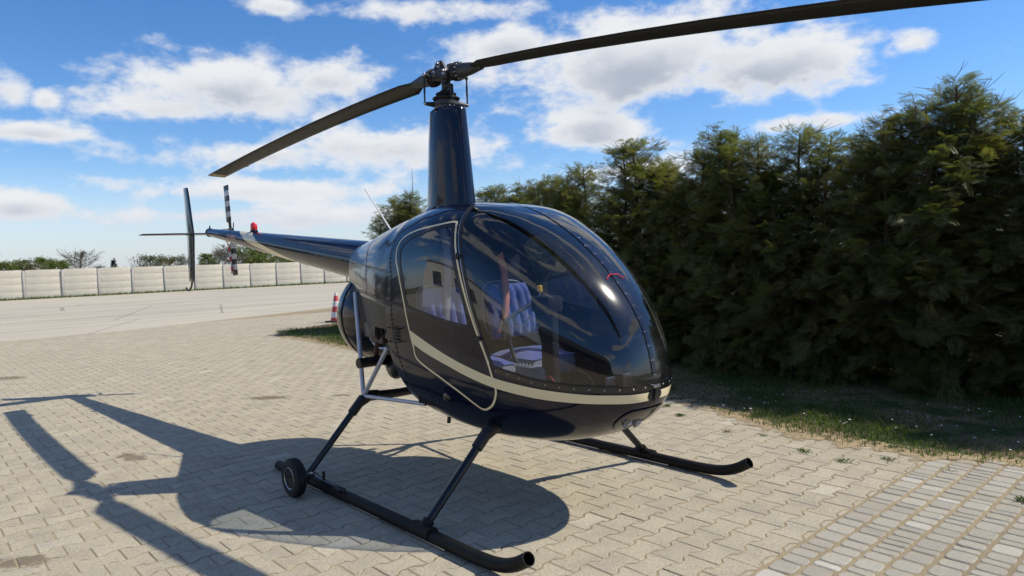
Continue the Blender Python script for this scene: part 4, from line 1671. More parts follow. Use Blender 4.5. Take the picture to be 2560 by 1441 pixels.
# panel seams and rivets of the cowling
for s in (-1, 1):
    sx = crom([Vector((.06, 0, 1.75)), side(.05, 1.70, s), side(.058, 1.597, s), side(.065, 1.45, s), side(.107, 1.319, s), side(.11, 1.19, s), side(.112, 1.05, s), side(.16, .85, s), side(.26, .62, s), side(.30, .52, s)], 6)
    V, F = path_ribbon(sx, .006, .0012); mesh('panel_seam', V, F, 'hub_dark', fus)
    rivets('rivet_row', [p + Vector((.012, 0, 0)) for p in sx], .0044, 'black_satin', fus, .030)
    rivets('rivet_row', [p + Vector((-.012, 0, 0)) for p in sx], .0044, 'black_satin', fus, .030)
    sx = crom([Vector((-.56, 0, section(-.56)[0])), side(-.518, 1.541, s), side(-.407, 1.406, s), side(-.379, 1.324, s), side(-.356, 1.243, s), side(-.35, 1.19, s)], 6)
    V, F = path_ribbon(sx, .006, .0012); mesh('panel_seam', V, F, 'hub_dark', fus)
    rivets('rivet_row', [p + Vector((.012, 0, 0)) for p in sx], .0040, 'black_satin', fus, .026)
    sx = crom([side(-.95, 1.222, s), side(-.6, 1.21, s), side(-.35, 1.20, s), side(.11, 1.155, s), side(.26, 1.13, s)], 6)
    V, F = path_ribbon(sx, .006, .0012); mesh('panel_seam', V, F, 'hub_dark', fus)
    rivets('rivet_row', [p + Vector((0, 0, .013)) for p in sx], .0040, 'black_satin', fus, .022)
    sx = crom([side(-.42, 1.385, s), side(-.2, 1.37, s), side(.07, 1.345, s)], 6)
    V, F = path_ribbon(sx, .003, .0012); mesh('panel_seam', V, F, 'hub_dark', fus)
    rivets('rivet_row', [p + Vector((0, 0, .01)) for p in sx], .0034, 'black_satin', fus, .02)
    # small louvred air vent behind the door
    c, n = surf(side(.165, .965, s))
    vent = MB()
    for k in range(4):
        vent.box(c + Vector((0, n.y * .008, -.03 + k * .02)), (.055, .02, .005), bev=.001)
    vent.box(c + n * -.004, (.06, .012, .085))
    vo = vent.build('air_vent', 'black_satin', fus)
    MB().tube([c + Vector((-.055, n.y * .006, .04)), c + Vector((-.055, n.y * .03, .044)), c + Vector((.055, n.y * .03, .044)), c + Vector((.055, n.y * .006, .04))], .0035, 6).build('vent_guard', 'black_satin', vo)
    MB().tube([c + Vector((-.055, n.y * .006, -.04)), c + Vector((-.055, n.y * .03, -.044)), c + Vector((.055, n.y * .03, -.044)), c + Vector((.055, n.y * .006, -.04))], .0035, 6).build('vent_guard', 'black_satin', vo)
    # door lock, hinges, map pocket flap, drain blister
    c, n = surf(side(.318, 1.095, s))
    MB().lathe([(0, .012), (.006, .012), (.008, .007), (.005, .005)], c, 'y' if s > 0 else 'y', 14).build('door_lock', 'steel', DOORS[s])
    for (hx, hz) in ((.778, 1.43), (.948, .985)):
        c, n = surf(side(hx, hz, s))
        MB().box(c + n * .006, (.030, .016, .018), bev=.004).tube([c + n * .012 + Vector((0, 0, -.018)), c + n * .012 + Vector((0, 0, .018))], .005, 8).build('hinge', 'black_satin', DOORS[s])
    P = [side(x, z, s) for x, z in c2([(.76, 1.02), (.84, 1.024), (.885, 1.01), (.94, .90), (.965, .82), (.93, .81), (.85, .825), (.80, .87), (.765, .95)], 4)]
    V, F = path_ribbon(P, .0035, .0018, closed=True); mesh('flap_seam', V, F, 'hub_dark', DOORS[s])
    c, n = surf(side(.618, .623, s))
    MB().lathe([(-.012, .034), (.004, .030), (.012, .018), (.014, .0)], (0, 0, 0), 'z', 16).build('fuel_drain', 'black_gloss', fus)
    o = bpy.context.scene.collection.objects[-1]
    o.location = c
    o.rotation_euler = n.to_track_quat('Z', 'Y').to_euler()

# nose: flat dark disc for the tow opening, landing light bay, lights
nc = [(1.684, 0, .708), (1.68, -.04, .712)]
def surf_disc(cx, ry, rz, zc_, off, name, material, parent, y0=0.0):
    V = [on((cx, y0, zc_), off)]
    n = 24
    for j in range(n):
        a = 2 * PI * j / n
        V.append(on((cx, y0 + ry * math.cos(a), zc_ + rz * math.sin(a)), off))
    return fix(mesh(name, V, [(0, 1 + j, 1 + (j + 1) % n) for j in range(n)], material, parent))
surf_disc(1.69, .058, .036, .690, .0036, 'opening_shade_disc', 'hub_dark', fus)  # no recess: dark colour on a flat disc stands for the shade inside
MB().tube([on((1.69, 0, .752), .008), on((1.69, 0, .71), .010), on((1.69, 0, .665), .006)], .009, 10).build('bow_foot', 'black_gloss', fus)
MB().box(on((1.69, 0, .738), .010), (.014, .055, .016), bev=.003).build('bow_clamp', 'steel', fus)
bayo = [(1.50, -.11, .505), (1.545, -.158, .545), (1.59, -.165, .583), (1.632, -.14, .614), (1.652, -.075, .622), (1.658, 0, .622)]
bayi = [(1.50, -.075, .503), (1.52, -.07, .513), (1.54, -.06, .522), (1.56, -.05, .532), (1.58, -.03, .545), (1.60, 0, .556)]
A = crom(bayo + mirror(bayo), 5); B = crom(bayi + mirror(bayi), 5)
V, F = ribbon(A, B, .0035, 6)
bay = fix(mesh('landing_light_bay', V, F, 'black_gloss', fus))
V, F = path_ribbon(A, .012, .006); fix(mesh('bay_rim', V, F, 'navy', bay))
for y0 in (-.108, -.036):
    c, n = surf((1.585, y0, .552))
    q = Vector((.84, y0 * 1.0, -.5)).normalized()
    lamp = MB().lathe([(-.03, .014), (-.012, .026), (.006, .032), (.012, .033)], (0, 0, 0), 'z', 20, False).build('landing_light', 'chrome', bay)
    lamp.location = c + n * .001
    lamp.rotation_euler = q.to_track_quat('Z', 'Y').to_euler()
    g_ = MB().lathe([(.011, .0325), (.016, .024), (.018, .0)], (0, 0, 0), 'z', 20, False).build('lamp_lens', 'panel_glass', lamp)

# belly details
MB().tube([(.34, -.30, .47), (.34, -.31, .395)], [.012, .012], 8).build('drain_pipe', 'black_satin', fus)

# firewall closing the back of the cabin and the underside of the cowling
V, F = [], []
BW = [(.262, .43), (.243, .455)] + c2(BAY[1:], 3, False)
BW = [(x, z) for x, z in BW if x > -1.02]
for x, z in BW:
    hw = max(.02, halfw(x, z) - .002)
    for k in range(7):
        V.append((x, -hw + 2 * hw * k / 6, z))
for i in range(len(BW) - 1):
    for k in range(6):
        F.append((i * 7 + k, i * 7 + k + 1, (i + 1) * 7 + k + 1, (i + 1) * 7 + k))
mesh('firewall', V, F, 'black_satin', heli)
# aft bulkhead of the cowling round the tail boom
n = 40
t_, b_, w_, zc_, nu_, nl_ = section(-1.018)
V = [(-1.018, 0, 1.42)]
for j in range(n):
    p = spt(-1.018, 2 * PI * j / n)
    V.append((p[0], p[1], max(1.205, p[2])))
mesh('aft_bulkhead', V, [(0, 1 + j, 1 + (j + 1) % n) for j in range(n)], 'black_satin', heli, False)

# --- cabin interior
def deck(name, z0, x0, x1, material, ins=.03):
    V, F = [], []
    xs_ = np.linspace(x0, x1, 16)
    for x in xs_:
        hw = max(.01, halfw(x, z0) - ins)
        V += [(x, -hw, z0), (x, hw, z0)]
    for i in range(15):
        F.append((2 * i, 2 * i + 1, 2 * i + 3, 2 * i + 2))
    return mesh(name, V, F, material, fus, False)
deck('cabin_floor', .545, .2, 1.60, 'carpet')
V = []
for k in range(25):
    a = PI * k / 24
V, F = [], []
zz_ = np.linspace(.55, 1.735, 14)
for z in zz_:
    hw = max(.02, halfw(.16, z) - .02)
    V += [(.16 + .06 * (1.735 - z), -hw, z), (.16 + .06 * (1.735 - z), hw, z)]
for i in range(13):
    F.append((2 * i, 2 * i + 1, 2 * i + 3, 2 * i + 2))
mesh('rear_bulkhead', V, F, 'interior_dark', fus, False)


def quilt(name, c, w, h, d, rot, material, parent, ch=5):
    """cushion with vertical channels, face towards local +x, width along y, height along z"""
    NU, NV = ch * 6, 12
    V, F = [], []
    for layer in (0, 1):
        for i in range(NU + 1):
            for j in range(NV + 1):
                u = i / NU; v = j / NV
                y = (u - .5) * w; z = (v - .5) * h
                # rounded top corners
                rr_ = .10
                if v > .6:
                    k = (v - .6) / .4
                    y *= 1 - .16 * k * k
                bulge = abs(math.sin(PI * u * ch)) ** .6
                edge_ = min(1, 6 * min(u, 1 - u)) * min(1, 6 * min(v, 1 - v))
                x = (.012 + .030 * bulge * (.4 + .6 * edge_)) if layer == 0 else -d
                if layer == 0: x *= (.3 + .7 * min(1, edge_ * 1.4))
                V.append(c + rot @ Vector((x, y, z)))
    M = (NU + 1) * (NV + 1)
    idx = lambda l, i, j: l * M + i * (NV + 1) + j
    for i in range(NU):
        for j in range(NV):
            F.append((idx(0, i, j), idx(0, i + 1, j), idx(0, i + 1, j + 1), idx(0, i, j + 1)))
            F.append((idx(1, i, j), idx(1, i, j + 1), idx(1, i + 1, j + 1), idx(1, i + 1, j)))
    for i in range(NU):
        F.append((idx(0, i, 0), idx(1, i, 0), idx(1, i + 1, 0), idx(0, i + 1, 0)))
        F.append((idx(0, i, NV), idx(0, i + 1, NV), idx(1, i + 1, NV), idx(1, i, NV)))
    for j in range(NV):
        F.append((idx(0, 0, j), idx(0, 0, j + 1), idx(1, 0, j + 1), idx(1, 0, j)))
        F.append((idx(0, NU, j), idx(1, NU, j), idx(1, NU, j + 1), idx(0, NU, j + 1)))
    return fix(mesh(name, V, F, material, parent))


for s in (-1, 1):
    y0 = s * .265
    seat = MB().box((.50, y0, .715), (.46, .40, .13), bev=.045).build('seat', 'leather_grey', heli)
    tilt = Matrix.Rotation(math.radians(-14), 3, 'Y')
    quilt('backrest', Vector((.335, y0, 1.065)), .385, .36, .05, tilt, 'seat_blue', seat)
    # cushion top, softly domed
    V, F = [], []
    for i in range(11):
        for j in range(11):
            u, v = i / 10 - .5, j / 10 - .5
            e = (1 - (abs(u) * 2) ** 4) * (1 - (abs(v) * 2) ** 4)
            V.append((.50 + u * .45, y0 + v * .385, .775 + .045 * e + .008 * math.sin(9 * u + s) * e))
    for i in range(10):
        for j in range(10):
            F.append((i * 11 + j, (i + 1) * 11 + j, (i + 1) * 11 + j + 1, i * 11 + j + 1))
    mesh('cushion', V, F, 'seat_blue', seat)
    MB().box((.47, y0, .60), (.40, .44, .12), bev=.01).build('seat_box', 'interior_dark', seat)
    pts = [(.275, y0, .885), (.285, y0 - .19, .93), (.25, y0 - .19, 1.16), (.24, y0 - .13, 1.25), (.24, y0 + .13, 1.25), (.25, y0 + .19, 1.16), (.285, y0 + .19, .93), (.275, y0, .885)]
    MB().tube(crom(pts, 5), .006, 6).build('seat_piping', 'leather_grey', seat)


def strap(pts, w, name, material, parent, wdir=(0, 1, 0)):
    P = crom(pts, 6)
    wv = Vector(wdir).normalized()
    V, F = [], []
    for i, p in enumerate(P):
        t = (P[min(i + 1, len(P) - 1)] - P[max(i - 1, 0)]).normalized()
        n = t.cross(wv).normalized() * .0015
        V += [p - wv * w / 2 + n, p + wv * w / 2 + n, p + wv * w / 2 - n, p - wv * w / 2 - n]
    for i in range(len(P) - 1):
        for k in range(4):
            F.append((i * 4 + k, i * 4 + (k + 1) % 4, i * 4 + 4 + (k + 1) % 4, i * 4 + 4 + k))
    return fix(mesh(name, V, F, material, parent))


sb = strap([(.25, .235, 1.46), (.33, .205, 1.30), (.385, .165, 1.12), (.395, .125, .98), (.39, .10, .93)], .048, 'seat_belt', 'belt_orange', heli, (.3, 1, .15))
MB().box((.245, .235, 1.44), (.03, .06, .07), bev=.008).build('belt_reel', 'interior_dark', sb)
sb = strap([(.24, -.235, 1.66), (.30, -.25, 1.50), (.35, -.28, 1.30), (.385, -.34, 1.02)], .048, 'seat_belt', 'belt_grey', heli, (.3, 1, -.1))
MB().box((.245, -.235, 1.64), (.03, .06, .07), bev=.008).build('belt_reel', 'interior_dark', sb)
MB().box((.42, -.46, .86), (.012, .02, .05), bev=.004).tube([(.42, -.46, .84), (.43, -.45, .80)], .006, 6).build('belt_buckle', 'white_plastic', sb)

# instrument pedestal
ped = MB().box((.945, 0, .80), (.10, .055, .58), bev=.012).box((.93, 0, 1.135), (.15, .13, .10), bev=.025).build('instrument_pedestal', 'interior_dark', heli)
MB().box((.853, 0, 1.135), (.006, .11, .08), bev=.002).build('instrument_face', 'hub_grey', ped)
MB().tube([(.87, .0, 1.18), (.872, 0, 1.215)], .006, 8).build('knob_stem', 'steel', ped)
MB().lathe([(0, .013), (.002, .016), (.034, .016), (.038, .012)], (.872, 0, 1.207), 'z', 16).build('mixture_knob', 'yellow_plastic', ped)
MB().box((.78, 0, .66), (.30, .13, .20), bev=.025).build('centre_console', 'leather_grey', ped)
for k in range(5):
    MB().tube([(.70 + .03 * k, -.03, .765), (.70 + .03 * k, -.03, .785)], .008, 8).build('console_switch', 'steel', ped)
# cyclic stick with teetering bar
cyc = MB().tube(crom([(.66, 0, .74), (.60, 0, .86), (.565, 0, 1.03)], 5), [.013] * 11, 10).build('cyclic_stick', 'black_satin', heli)
MB().tube([(.565, -.02, 1.02), (.60, .17, 1.11), (.62, .28, 1.16)], [.012, .012, .016], 10).build('teeter_bar', 'hub_grey', cyc)
MB().tube(crom([(.565, 0, 1.03), (.56, -.02, .97), (.57, -.03, .90)], 4), [.015] * 9, 10).build('grip', 'rubber', cyc)
MB().tube(crom([(.60, .02, .98), (.66, .07, 1.0), (.68, .09, 1.05)], 4), [.004] * 9, 6).build('trim_lever', 'steel', cyc)
# wires and pedals
for y0 in (-.32, -.16, .16, .32):
    p_ = MB().box((1.26, y0, .66), (.02, .07, .11), bev=.006).tube([(1.27, y0, .61), (1.32, y0, .56)], .008, 6).build('pedal', 'steel', heli)
for k, (pts, m_) in enumerate([([(.93, -.03, .62), (1.02, -.10, .66), (1.05, -.16, .60), (1.02, -.2, .56)], 'red_paint'), ([(.93, .03, .66), (1.04, .10, .74), (1.10, .16, .70), (1.12, .2, .62)], 'rubber'),
                               ([(.92, -.03, .70), (1.0, -.06, .72), (1.06, -.05, .64), (1.09, -.02, .56)], 'red_paint')]):
    MB().tube(crom(pts, 6), .0035, 5).build('wire', m_, ped)
MB().lathe([(0, .022), (.05, .022), (.052, .018)], (1.03, -.22, .548), 'z', 14).build('cup', 'white_plastic', ped)

# --- engine bay
fan = MB().lathe([(-.66, .24), (-.70, .30), (-.78, .345), (-.88, .36), (-.97, .35), (-1.06, .305), (-1.12, .23), (-1.145, .16), (-1.15, .10), (-1.135, .08)], (0, 0, 0), 'x', 44).build('fan_shroud', 'black_gloss', heli)
for v in fan.data.vertices:
    v.co.z += 1.01
MB().lathe([(-.888, .3625), (-.885, .366), (-.879, .366), (-.876, .3625)], (0, 0, 0), 'x', 44, False).build('shroud_band', 'navy', fan).location = (0, 0, 1.01)
eng = MB().box((-.28, 0, .93), (.46, .34, .26), bev=.03)
eng.box((-.28, 0, .78), (.36, .26, .10), bev=.03)
engine = eng.build('engine', 'engine_metal', heli)
for s in (-1, 1):
    for x0 in (-.14, -.38):
        cyl = MB()
        for k in range(9):
            cyl.box((x0, s * (.19 + k * .022), .93), (.15, .008, .15), bev=.002)
        cyl.box((x0, s * .29, .93), (.10, .22, .10), bev=.02)
        cyl.box((x0, s * .40, .95), (.12, .035, .10), bev=.012)
        cyl.build('cylinder', 'engine_metal', engine)
        MB().tube(crom([(x0, s * .36, .86), (x0 - .01, s * .37, .76), (x0 - .05, s * .28, .70)], 5), .019, 8).build('exhaust_pipe', 'rust', engine)
    MB().tube(crom([(-.55, s * .33, .92), (-.45, s * .36, .86), (-.35, s * .36, .82), (-.2, s * .37, .84)], 5), .009, 6).build('fuel_line', 'silver_paint', engine)
    MB().tube(crom([(-.10, s * .43, 1.02), (-.16, s * .45, .90), (-.12, s * .42, .80)], 5), .006, 6).build('ignition_lead', 'rubber', engine)
    # engine side cowl below the tank fairing
    V, F = [], []
    XS = np.linspace(.03, -.72, 12)
    for x in XS:
        for z in (1.185, 1.10, 1.03, .985):
            V.append((x, s * (halfw(x, 1.2) - .012 - .05 * (1.185 - z)), z + .02 * (x < -.5) * 0))
    for i in range(11):
        for k in range(3):
            F.append((i * 4 + k, i * 4 + k + 1, (i + 1) * 4 + k + 1, (i + 1) * 4 + k))
    sc_ = mesh('engine_side_cowl', V, F, 'black_satin', heli)
    MB().box((-.42, s * .375, .945), (.20, .02, .10), bev=.012).build('baffle', 'engine_metal', engine)
# muffler
MB().tube([(-.36, -.53, .735), (-.36, .30, .735)], .035, 16).build('muffler', 'black_satin', heli)
MB().tube(crom([(-.10, -.33, .78), (-.16, -.34, .70), (-.26, -.30, .665), (-.36, -.26, .70)], 5), .055, 14).build('exhaust_collector', 'black_satin', heli)

# --- landing gear
def gear(s):
    w = .918 * s
    pts = crom([(-.82, w, .037), (-.4, w, .036), (.4, w, .036), (1.1, w, .036), (1.36, w, .037), (1.50, w, .050), (1.60, w, .082), (1.69, w, .135)], 6)
    mb = MB().tube(pts, .032, 18, False)
    # open tube end and wedge at the back
    inn = [Vector(p) for p in pts[-8:]]
    mb.tube(list(reversed(inn)), .0285, 18, False)
    e, t = Vector(pts[-1]), (Vector(pts[-1]) - Vector(pts[-2])).normalized()
    u = t.cross(Vector((0, 1, 0))).normalized(); v_ = Vector((0, 1, 0))
    V = [e + (u * math.cos(2 * PI * j / 18) + v_ * math.sin(2 * PI * j / 18)) * r for r in (.032, .0285) for j in range(18)]
    mb.add(V, [(j, (j + 1) % 18, 18 + (j + 1) % 18, 18 + j) for j in range(18)])
    mb.add([(-.82, w - .032, .036), (-.82, w + .032, .036), (-.82, w, .004), (-.82, w, .068), (-.90, w, .008)], [(0, 3, 4), (3, 1, 4), (1, 2, 4), (2, 0, 4)])
    skid = mb.build('skid', 'skid_black', heli)
    for x0 in (-.3, .35, .95):
        MB().box((x0, w, .008), (.34, .05, .012), bev=.004).build('skid_shoe', 'steel', skid)
    for (x0, top) in ((-.39, (-.40, .485 * s, .485)), (.914, (.915, .465 * s, .478))):
        foot = Vector((x0, w, .055)); top = Vector(top)
        d = (top - foot).normalized()
        st = MB().tube([foot, top], [.0215, .023], 14).build('strut', 'strut_blue', heli)
        MB().tube([top - d * .13, top - d * .125, top + d * .005], [.025, .032, .033], 14).build('strut_sleeve', 'black_satin', st)
        MB().tube([foot - Vector((.075, 0, .01)), foot + Vector((.075, 0, -.01))], [.038, .038], 14).build('skid_saddle', 'skid_black', st)
        MB().tube([top + d * -.03, top + Vector((0, -s * .05, .012)), top + Vector((0, -s * .12, .010))], [.036, .039, .032], 14).build('elbow', 'black_satin', st)
        if x0 > 0:
            MB().tube([foot + Vector((.0, 0, .0)), foot + d * .05], .032, 12).build('strut_socket', 'skid_black', st)
    # frame tubes to the rear cross tube
    el = Vector((-.40, .478 * s, .50))
    for q in ((-.69, .345 * s, 1.20), (-.105, .452 * s, .855), (.27, .43 * s, .525)):
        MB().tube([el, Vector(q)], .0155 if q[2] > .6 else .013, 12).build('frame_tube', 'silver_paint', heli)
gear(-1); gear(1)
MB().tube([(-.40, -.46, .492), (-.40, -.2, .48), (-.40, .2, .48), (-.40, .46, .492)], [.034, .030, .030, .034], 14).build('cross_tube', 'black_satin', heli)
MB().tube([(.915, -.45, .485), (.915, -.2, .44), (.915, .2, .44), (.915, .45, .485)], [.034, .030, .030, .034], 14).build('cross_tube', 'black_satin', heli)

# --- mast and rotor
AX = .03
def fairing(z, a, b, n=36):
    out = []
    for j in range(n):
        t = 2 * PI * j / n
        c, s_ = math.cos(t), math.sin(t)
        x = a * c
        y = b * math.copysign(abs(s_) ** .85, s_)
        if c < 0: y *= (1 - .45 * c * c); x *= 1.06
        out.append((AX + x, y, z))
    return out
V, F = [], []
lev = [(1.68, .24, .122), (1.76, .230, .117), (1.80, .226, .115), (2.0, .208, .107), (2.2, .19, .099), (2.40, .173, .091), (2.425, .168, .088), (2.428, .150, .07)]
for z, a, b in lev: V += fairing(z, a, b)
for i in range(len(lev) - 1):
    for j in range(36):
        F.append((i * 36 + j, i * 36 + (j + 1) % 36, (i + 1) * 36 + (j + 1) % 36, (i + 1) * 36 + j))
F.append(tuple(range((len(lev) - 1) * 36, len(lev) * 36)))
fair = mesh('mast_fairing', V, F, 'navy', heli)
mb = MB()
for z in (1.79, 1.95, 2.1, 2.3):
    L = fairing(z, np.interp(z, [l[0] for l in lev], [l[1] for l in lev]), np.interp(z, [l[0] for l in lev], [l[2] for l in lev]))
    for j in ((range(0, 36, 3)) if z < 1.8 else (26, 27, 9, 10)):
        p = Vector(L[j]); mb.dome(p, (p.x - AX, p.y * 3, 0), .0035)
tag(mb.build('rivet_row', 'navy', fair, True, None), kind='stuff')
# fairing foot
V, F = [], []
for (z, a, b) in ((1.742, .275, .15), (1.752, .262, .142), (1.775, .236, .121)):
    V += fairing(z, a, b)
for i in range(2):
    for j in range(36):
        F.append((i * 36 + j, i * 36 + (j + 1) % 36, (i + 1) * 36 + (j + 1) % 36, (i + 1) * 36 + j))
mesh('fairing_foot', V, F, 'navy', fair)

mast = MB().lathe([(2.3, .028), (2.60, .028), (2.605, .034), (2.64, .034)], (AX, 0, 0), 'z', 20).build('rotor_mast', 'hub_grey', heli)
sw = MB().lathe([(2.425, .06), (2.43, .078), (2.452, .082), (2.455, .088), (2.478, .088), (2.48, .07), (2.49, .07)], (AX, 0, 0), 'z', 28)
PSI = .0605
ca, sa = math.cos(PSI), math.sin(PSI)
def rot2(x, y): return (AX + x * ca - y * sa, x * sa + y * ca)
for sg in (-1, 1):
    a = rot2(sg * .06, sg * .05); b = rot2(sg * .062, sg * .135)
    sw.tube([(AX, 0, 2.466), (a[0], a[1], 2.466), (b[0], b[1], 2.462)], [.03, .020, .011], 8)
swash = sw.build('swashplate', 'hub_grey', heli)
mb = MB()
for j in range(16):
    a = 2 * PI * j / 16
    mb.dome((AX + .079 * math.cos(a), .079 * math.sin(a), 2.441), (math.cos(a), math.sin(a), .1), .006, .008)
    mb.dome((AX + .082 * math.cos(a + .2), .082 * math.sin(a + .2), 2.432), (math.cos(a), math.sin(a), -.1), .005, .006)
tag(mb.build('swash_bolts', 'steel', swash, True, None), kind='stuff')
boot = MB().lathe([(2.49, .06), (2.492, .088), (2.500, .094), (2.508, .088), (2.513, .056), (2.518, .056), (2.522, .066), (2.530, .071), (2.538, .066), (2.545, .045), (2.556, .036)], (AX, 0, 0), 'z', 28).build('rubber_boot', 'rubber', heli)
for sg in (-1, 1):
    a = rot2(sg * .03, -sg * .03); b = rot2(sg * .11, -sg * .05); c = rot2(sg * .125, -sg * .052)
    MB().tube([(a[0], a[1], 2.575), (b[0], b[1], 2.562)], [.016, .013], 8).tube([(b[0], b[1], 2.568), (c[0], c[1], 2.475)], [.016, .009], 8).build('scissor_link', 'hub_dark', swash)

ZH = 2.664
hub = MB()
tee = -.0354
rb = Matrix.Rotation(PSI, 3, 'Z') @ Matrix.Rotation(-tee, 3, 'Y')
hc = Vector((AX, 0, ZH))
for sy in (-1, 1):
    # triangular cheek plates
    out = [(-.075, -.028), (.075, -.028), (.082, .0), (.04, .062), (.022, .082), (-.022, .082), (-.04, .062), (-.082, .0)]
    V = []
    for yy in (.038, .056):
        V += [hc + rb @ Vector((x, sy * yy, z - .002)) for x, z in out]
    F = [tuple(range(8)), tuple(range(15, 7, -1))] + [(j, (j + 1) % 8, 8 + (j + 1) % 8, 8 + j) for j in range(8)]
    hub.add(V, F)
hub.box(hc + rb @ Vector((0, 0, -.02)), (.13, .09, .04), rb, .01)
hub.tube([(AX, 0, 2.60), (AX, 0, ZH + .05)], .026, 14)
hubo = hub.build('rotor_hub', 'hub_grey', heli)
for (x, z) in ((0, .056), (-.053, .002), (.053, .002)):
    for sy in (-1, 1):
        c = hc + rb @ Vector((x, sy * .056, z))
        d_ = rb @ Vector((0, sy, 0))
        nut = MB().tube([c, c + d_ * .006], .020, 16).tube([c + d_ * .004, c + d_ * .016], .012, 6).build('hinge_nut', 'steel', hubo)
        MB().tube([c + d_ * .014, c + d_ * .024], .007, 10).build('bolt', 'hub_dark', nut)
for x in (-.03, .03):
    c = hc + rb @ Vector((x, -.057, .035))
    MB().tube([c, c + rb @ Vector((0, -.003, 0))], .012, 12).build('hole_shade_disc', 'hub_dark', hubo)  # solid dark discs, their colour stands for the shade in holes


def droop(r, D, e): return D * max(0, (r / 3.83)) ** e
def blade_pt(r, sg):
    D, e = (.336, 1.6) if sg > 0 else (.408, 1.42)
    return Vector((AX + sg * r * ca, sg * r * sa, ZH + sg * r * math.sin(tee) - droop(r, D, e)))


def blade(sg):
    rs_ = [.30, .36, .45, .6, .9, 1.2, 1.6, 2.0, 2.4, 2.8, 3.2, 3.5, 3.70, 3.79, 3.83]
    prof = [(1.0, .0), (.96, .030), (.85, .052), (.7, .060), (.5, .052), (.25, .03), (0, .004), (0, -.004), (.25, -.03), (.5, -.05), (.7, -.058), (.85, -.050), (.96, -.028)]
    V, F = [], []
    lead = Vector((-sa, ca, 0)) * sg
    n = len(prof)
    for r in rs_:
        c = blade_pt(r, sg)
        t = (blade_pt(r + .05, sg) - blade_pt(r - .05, sg)).normalized()
        l = (lead - t * lead.dot(t)).normalized()
        pitch = math.radians(9 - 7 * (r - .3) / 3.5) + math.radians(2 if sg < 0 else -9)
        upv = l.cross(t); upv = upv if upv.z > 0 else -upv
        ld = l * math.cos(pitch) + upv * math.sin(pitch)
        nv = upv * math.cos(pitch) - l * math.sin(pitch)
        ch = .183 * min(1, .42 + (r - .30) * 4.2)
        if r > 3.75: ch *= .97
        th = .183 * .9 if r < .4 else .183 * .82
        for (u, v) in prof:
            V.append(c + ld * ((u - .72) * ch) + nv * (v * th) * (1 if r < 3.82 else .5))
    for i in range(len(rs_) - 1):
        for j in range(n):
            F.append((i * n + j, i * n + (j + 1) % n, (i + 1) * n + (j + 1) % n, (i + 1) * n + j))
    F.append(tuple(reversed(range(n)))); F.append(tuple(range((len(rs_) - 1) * n, len(rs_) * n)))
    b = fix(mesh('main_rotor_blade', V, F, 'blade_black', heli))
    # worn tip cap on the underside
    Vt, Ft = [], []
    for i in (11, 12, 13, 14):
        c = blade_pt(rs_[i], sg)
        for j in (7, 8, 9, 10, 11, 12):
            p = V[i * n + j]
            Vt.append(p + Vector((0, 0, -.0016)))
    for i in range(3):
        for j in range(5):
            if i == 0 and j > 2: continue
            Ft.append((i * 6 + j, i * 6 + j + 1, (i + 1) * 6 + j + 1, (i + 1) * 6 + j))
    Ft2 = [f for k, f in enumerate(Ft)]
    mesh('tip_cap', Vt[6:], [(i * 6 + j, i * 6 + j + 1, (i + 1) * 6 + j + 1, (i + 1) * 6 + j) for i in range(2) for j in range(5)], 'blade_wear', b)
    # trim tab
    c = blade_pt(3.30, sg); c1 = blade_pt(3.42, sg)
    te = -lead
    MB().box((c + c1) / 2 + te * (.72 * .183 + .010), (.14, .03, .003), Matrix.Rotation(PSI, 3, 'Z')).build('trim_tab', 'blade_black', b)
    # grip
    q0, q1, q2, q3 = blade_pt(.085, sg), blade_pt(.15, sg), blade_pt(.24, sg), blade_pt(.36, sg)
    MB().tube([q0, q0.lerp(q1, .25), q0.lerp(q1, .26), q0.lerp(q1, .6), q0.lerp(q1, .61), q1], [.048, .060, .056, .056, .063, .060], 22).build('pitch_bearing', 'hub_dark', b)
    gp = MB().tube([q1, q2, q3], [.050, .042, .022], 16).build('blade_grip', 'hub_grey', b)
    mb = MB()
    ax_ = (q1 - q0).normalized(); o1 = ax_.orthogonal().normalized(); o2 = ax_.cross(o1)
    for j in range(12):
        a = 2 * PI * j / 12
        mb.dome(q1 + (o1 * math.cos(a) + o2 * math.sin(a)) * .052, ax_, .007, .010)
    tag(mb.build('grip_bolts', 'steel', b, True, None), kind='stuff')
    hn = rot2(sg * .062, sg * .135)
    horn_end = Vector((hn[0], hn[1], blade_pt(.14, sg).z - .012))
    MB().tube([blade_pt(.16, sg), blade_pt(.16, sg).lerp(horn_end, .6), horn_end], [.026, .018, .011], 10).build('pitch_horn', 'hub_grey', b)
    lk = MB().tube([horn_end, Vector((hn[0], hn[1], 2.462))], .0055, 8)
    lk.tube([horn_end + Vector((0, 0, -.05)), horn_end + Vector((0, 0, -.12))], .0075, 6)
    link_o = lk.build('pitch_link', 'hub_dark', heli)
    for e in (horn_end, Vector((hn[0], hn[1], 2.462))):
        MB().lathe([(-.012, .0), (-.009, .009), (0, .012), (.009, .009), (.012, 0)], e, 'z', 12).build('rod_end', 'steel', link_o)


blade(1); blade(-1)

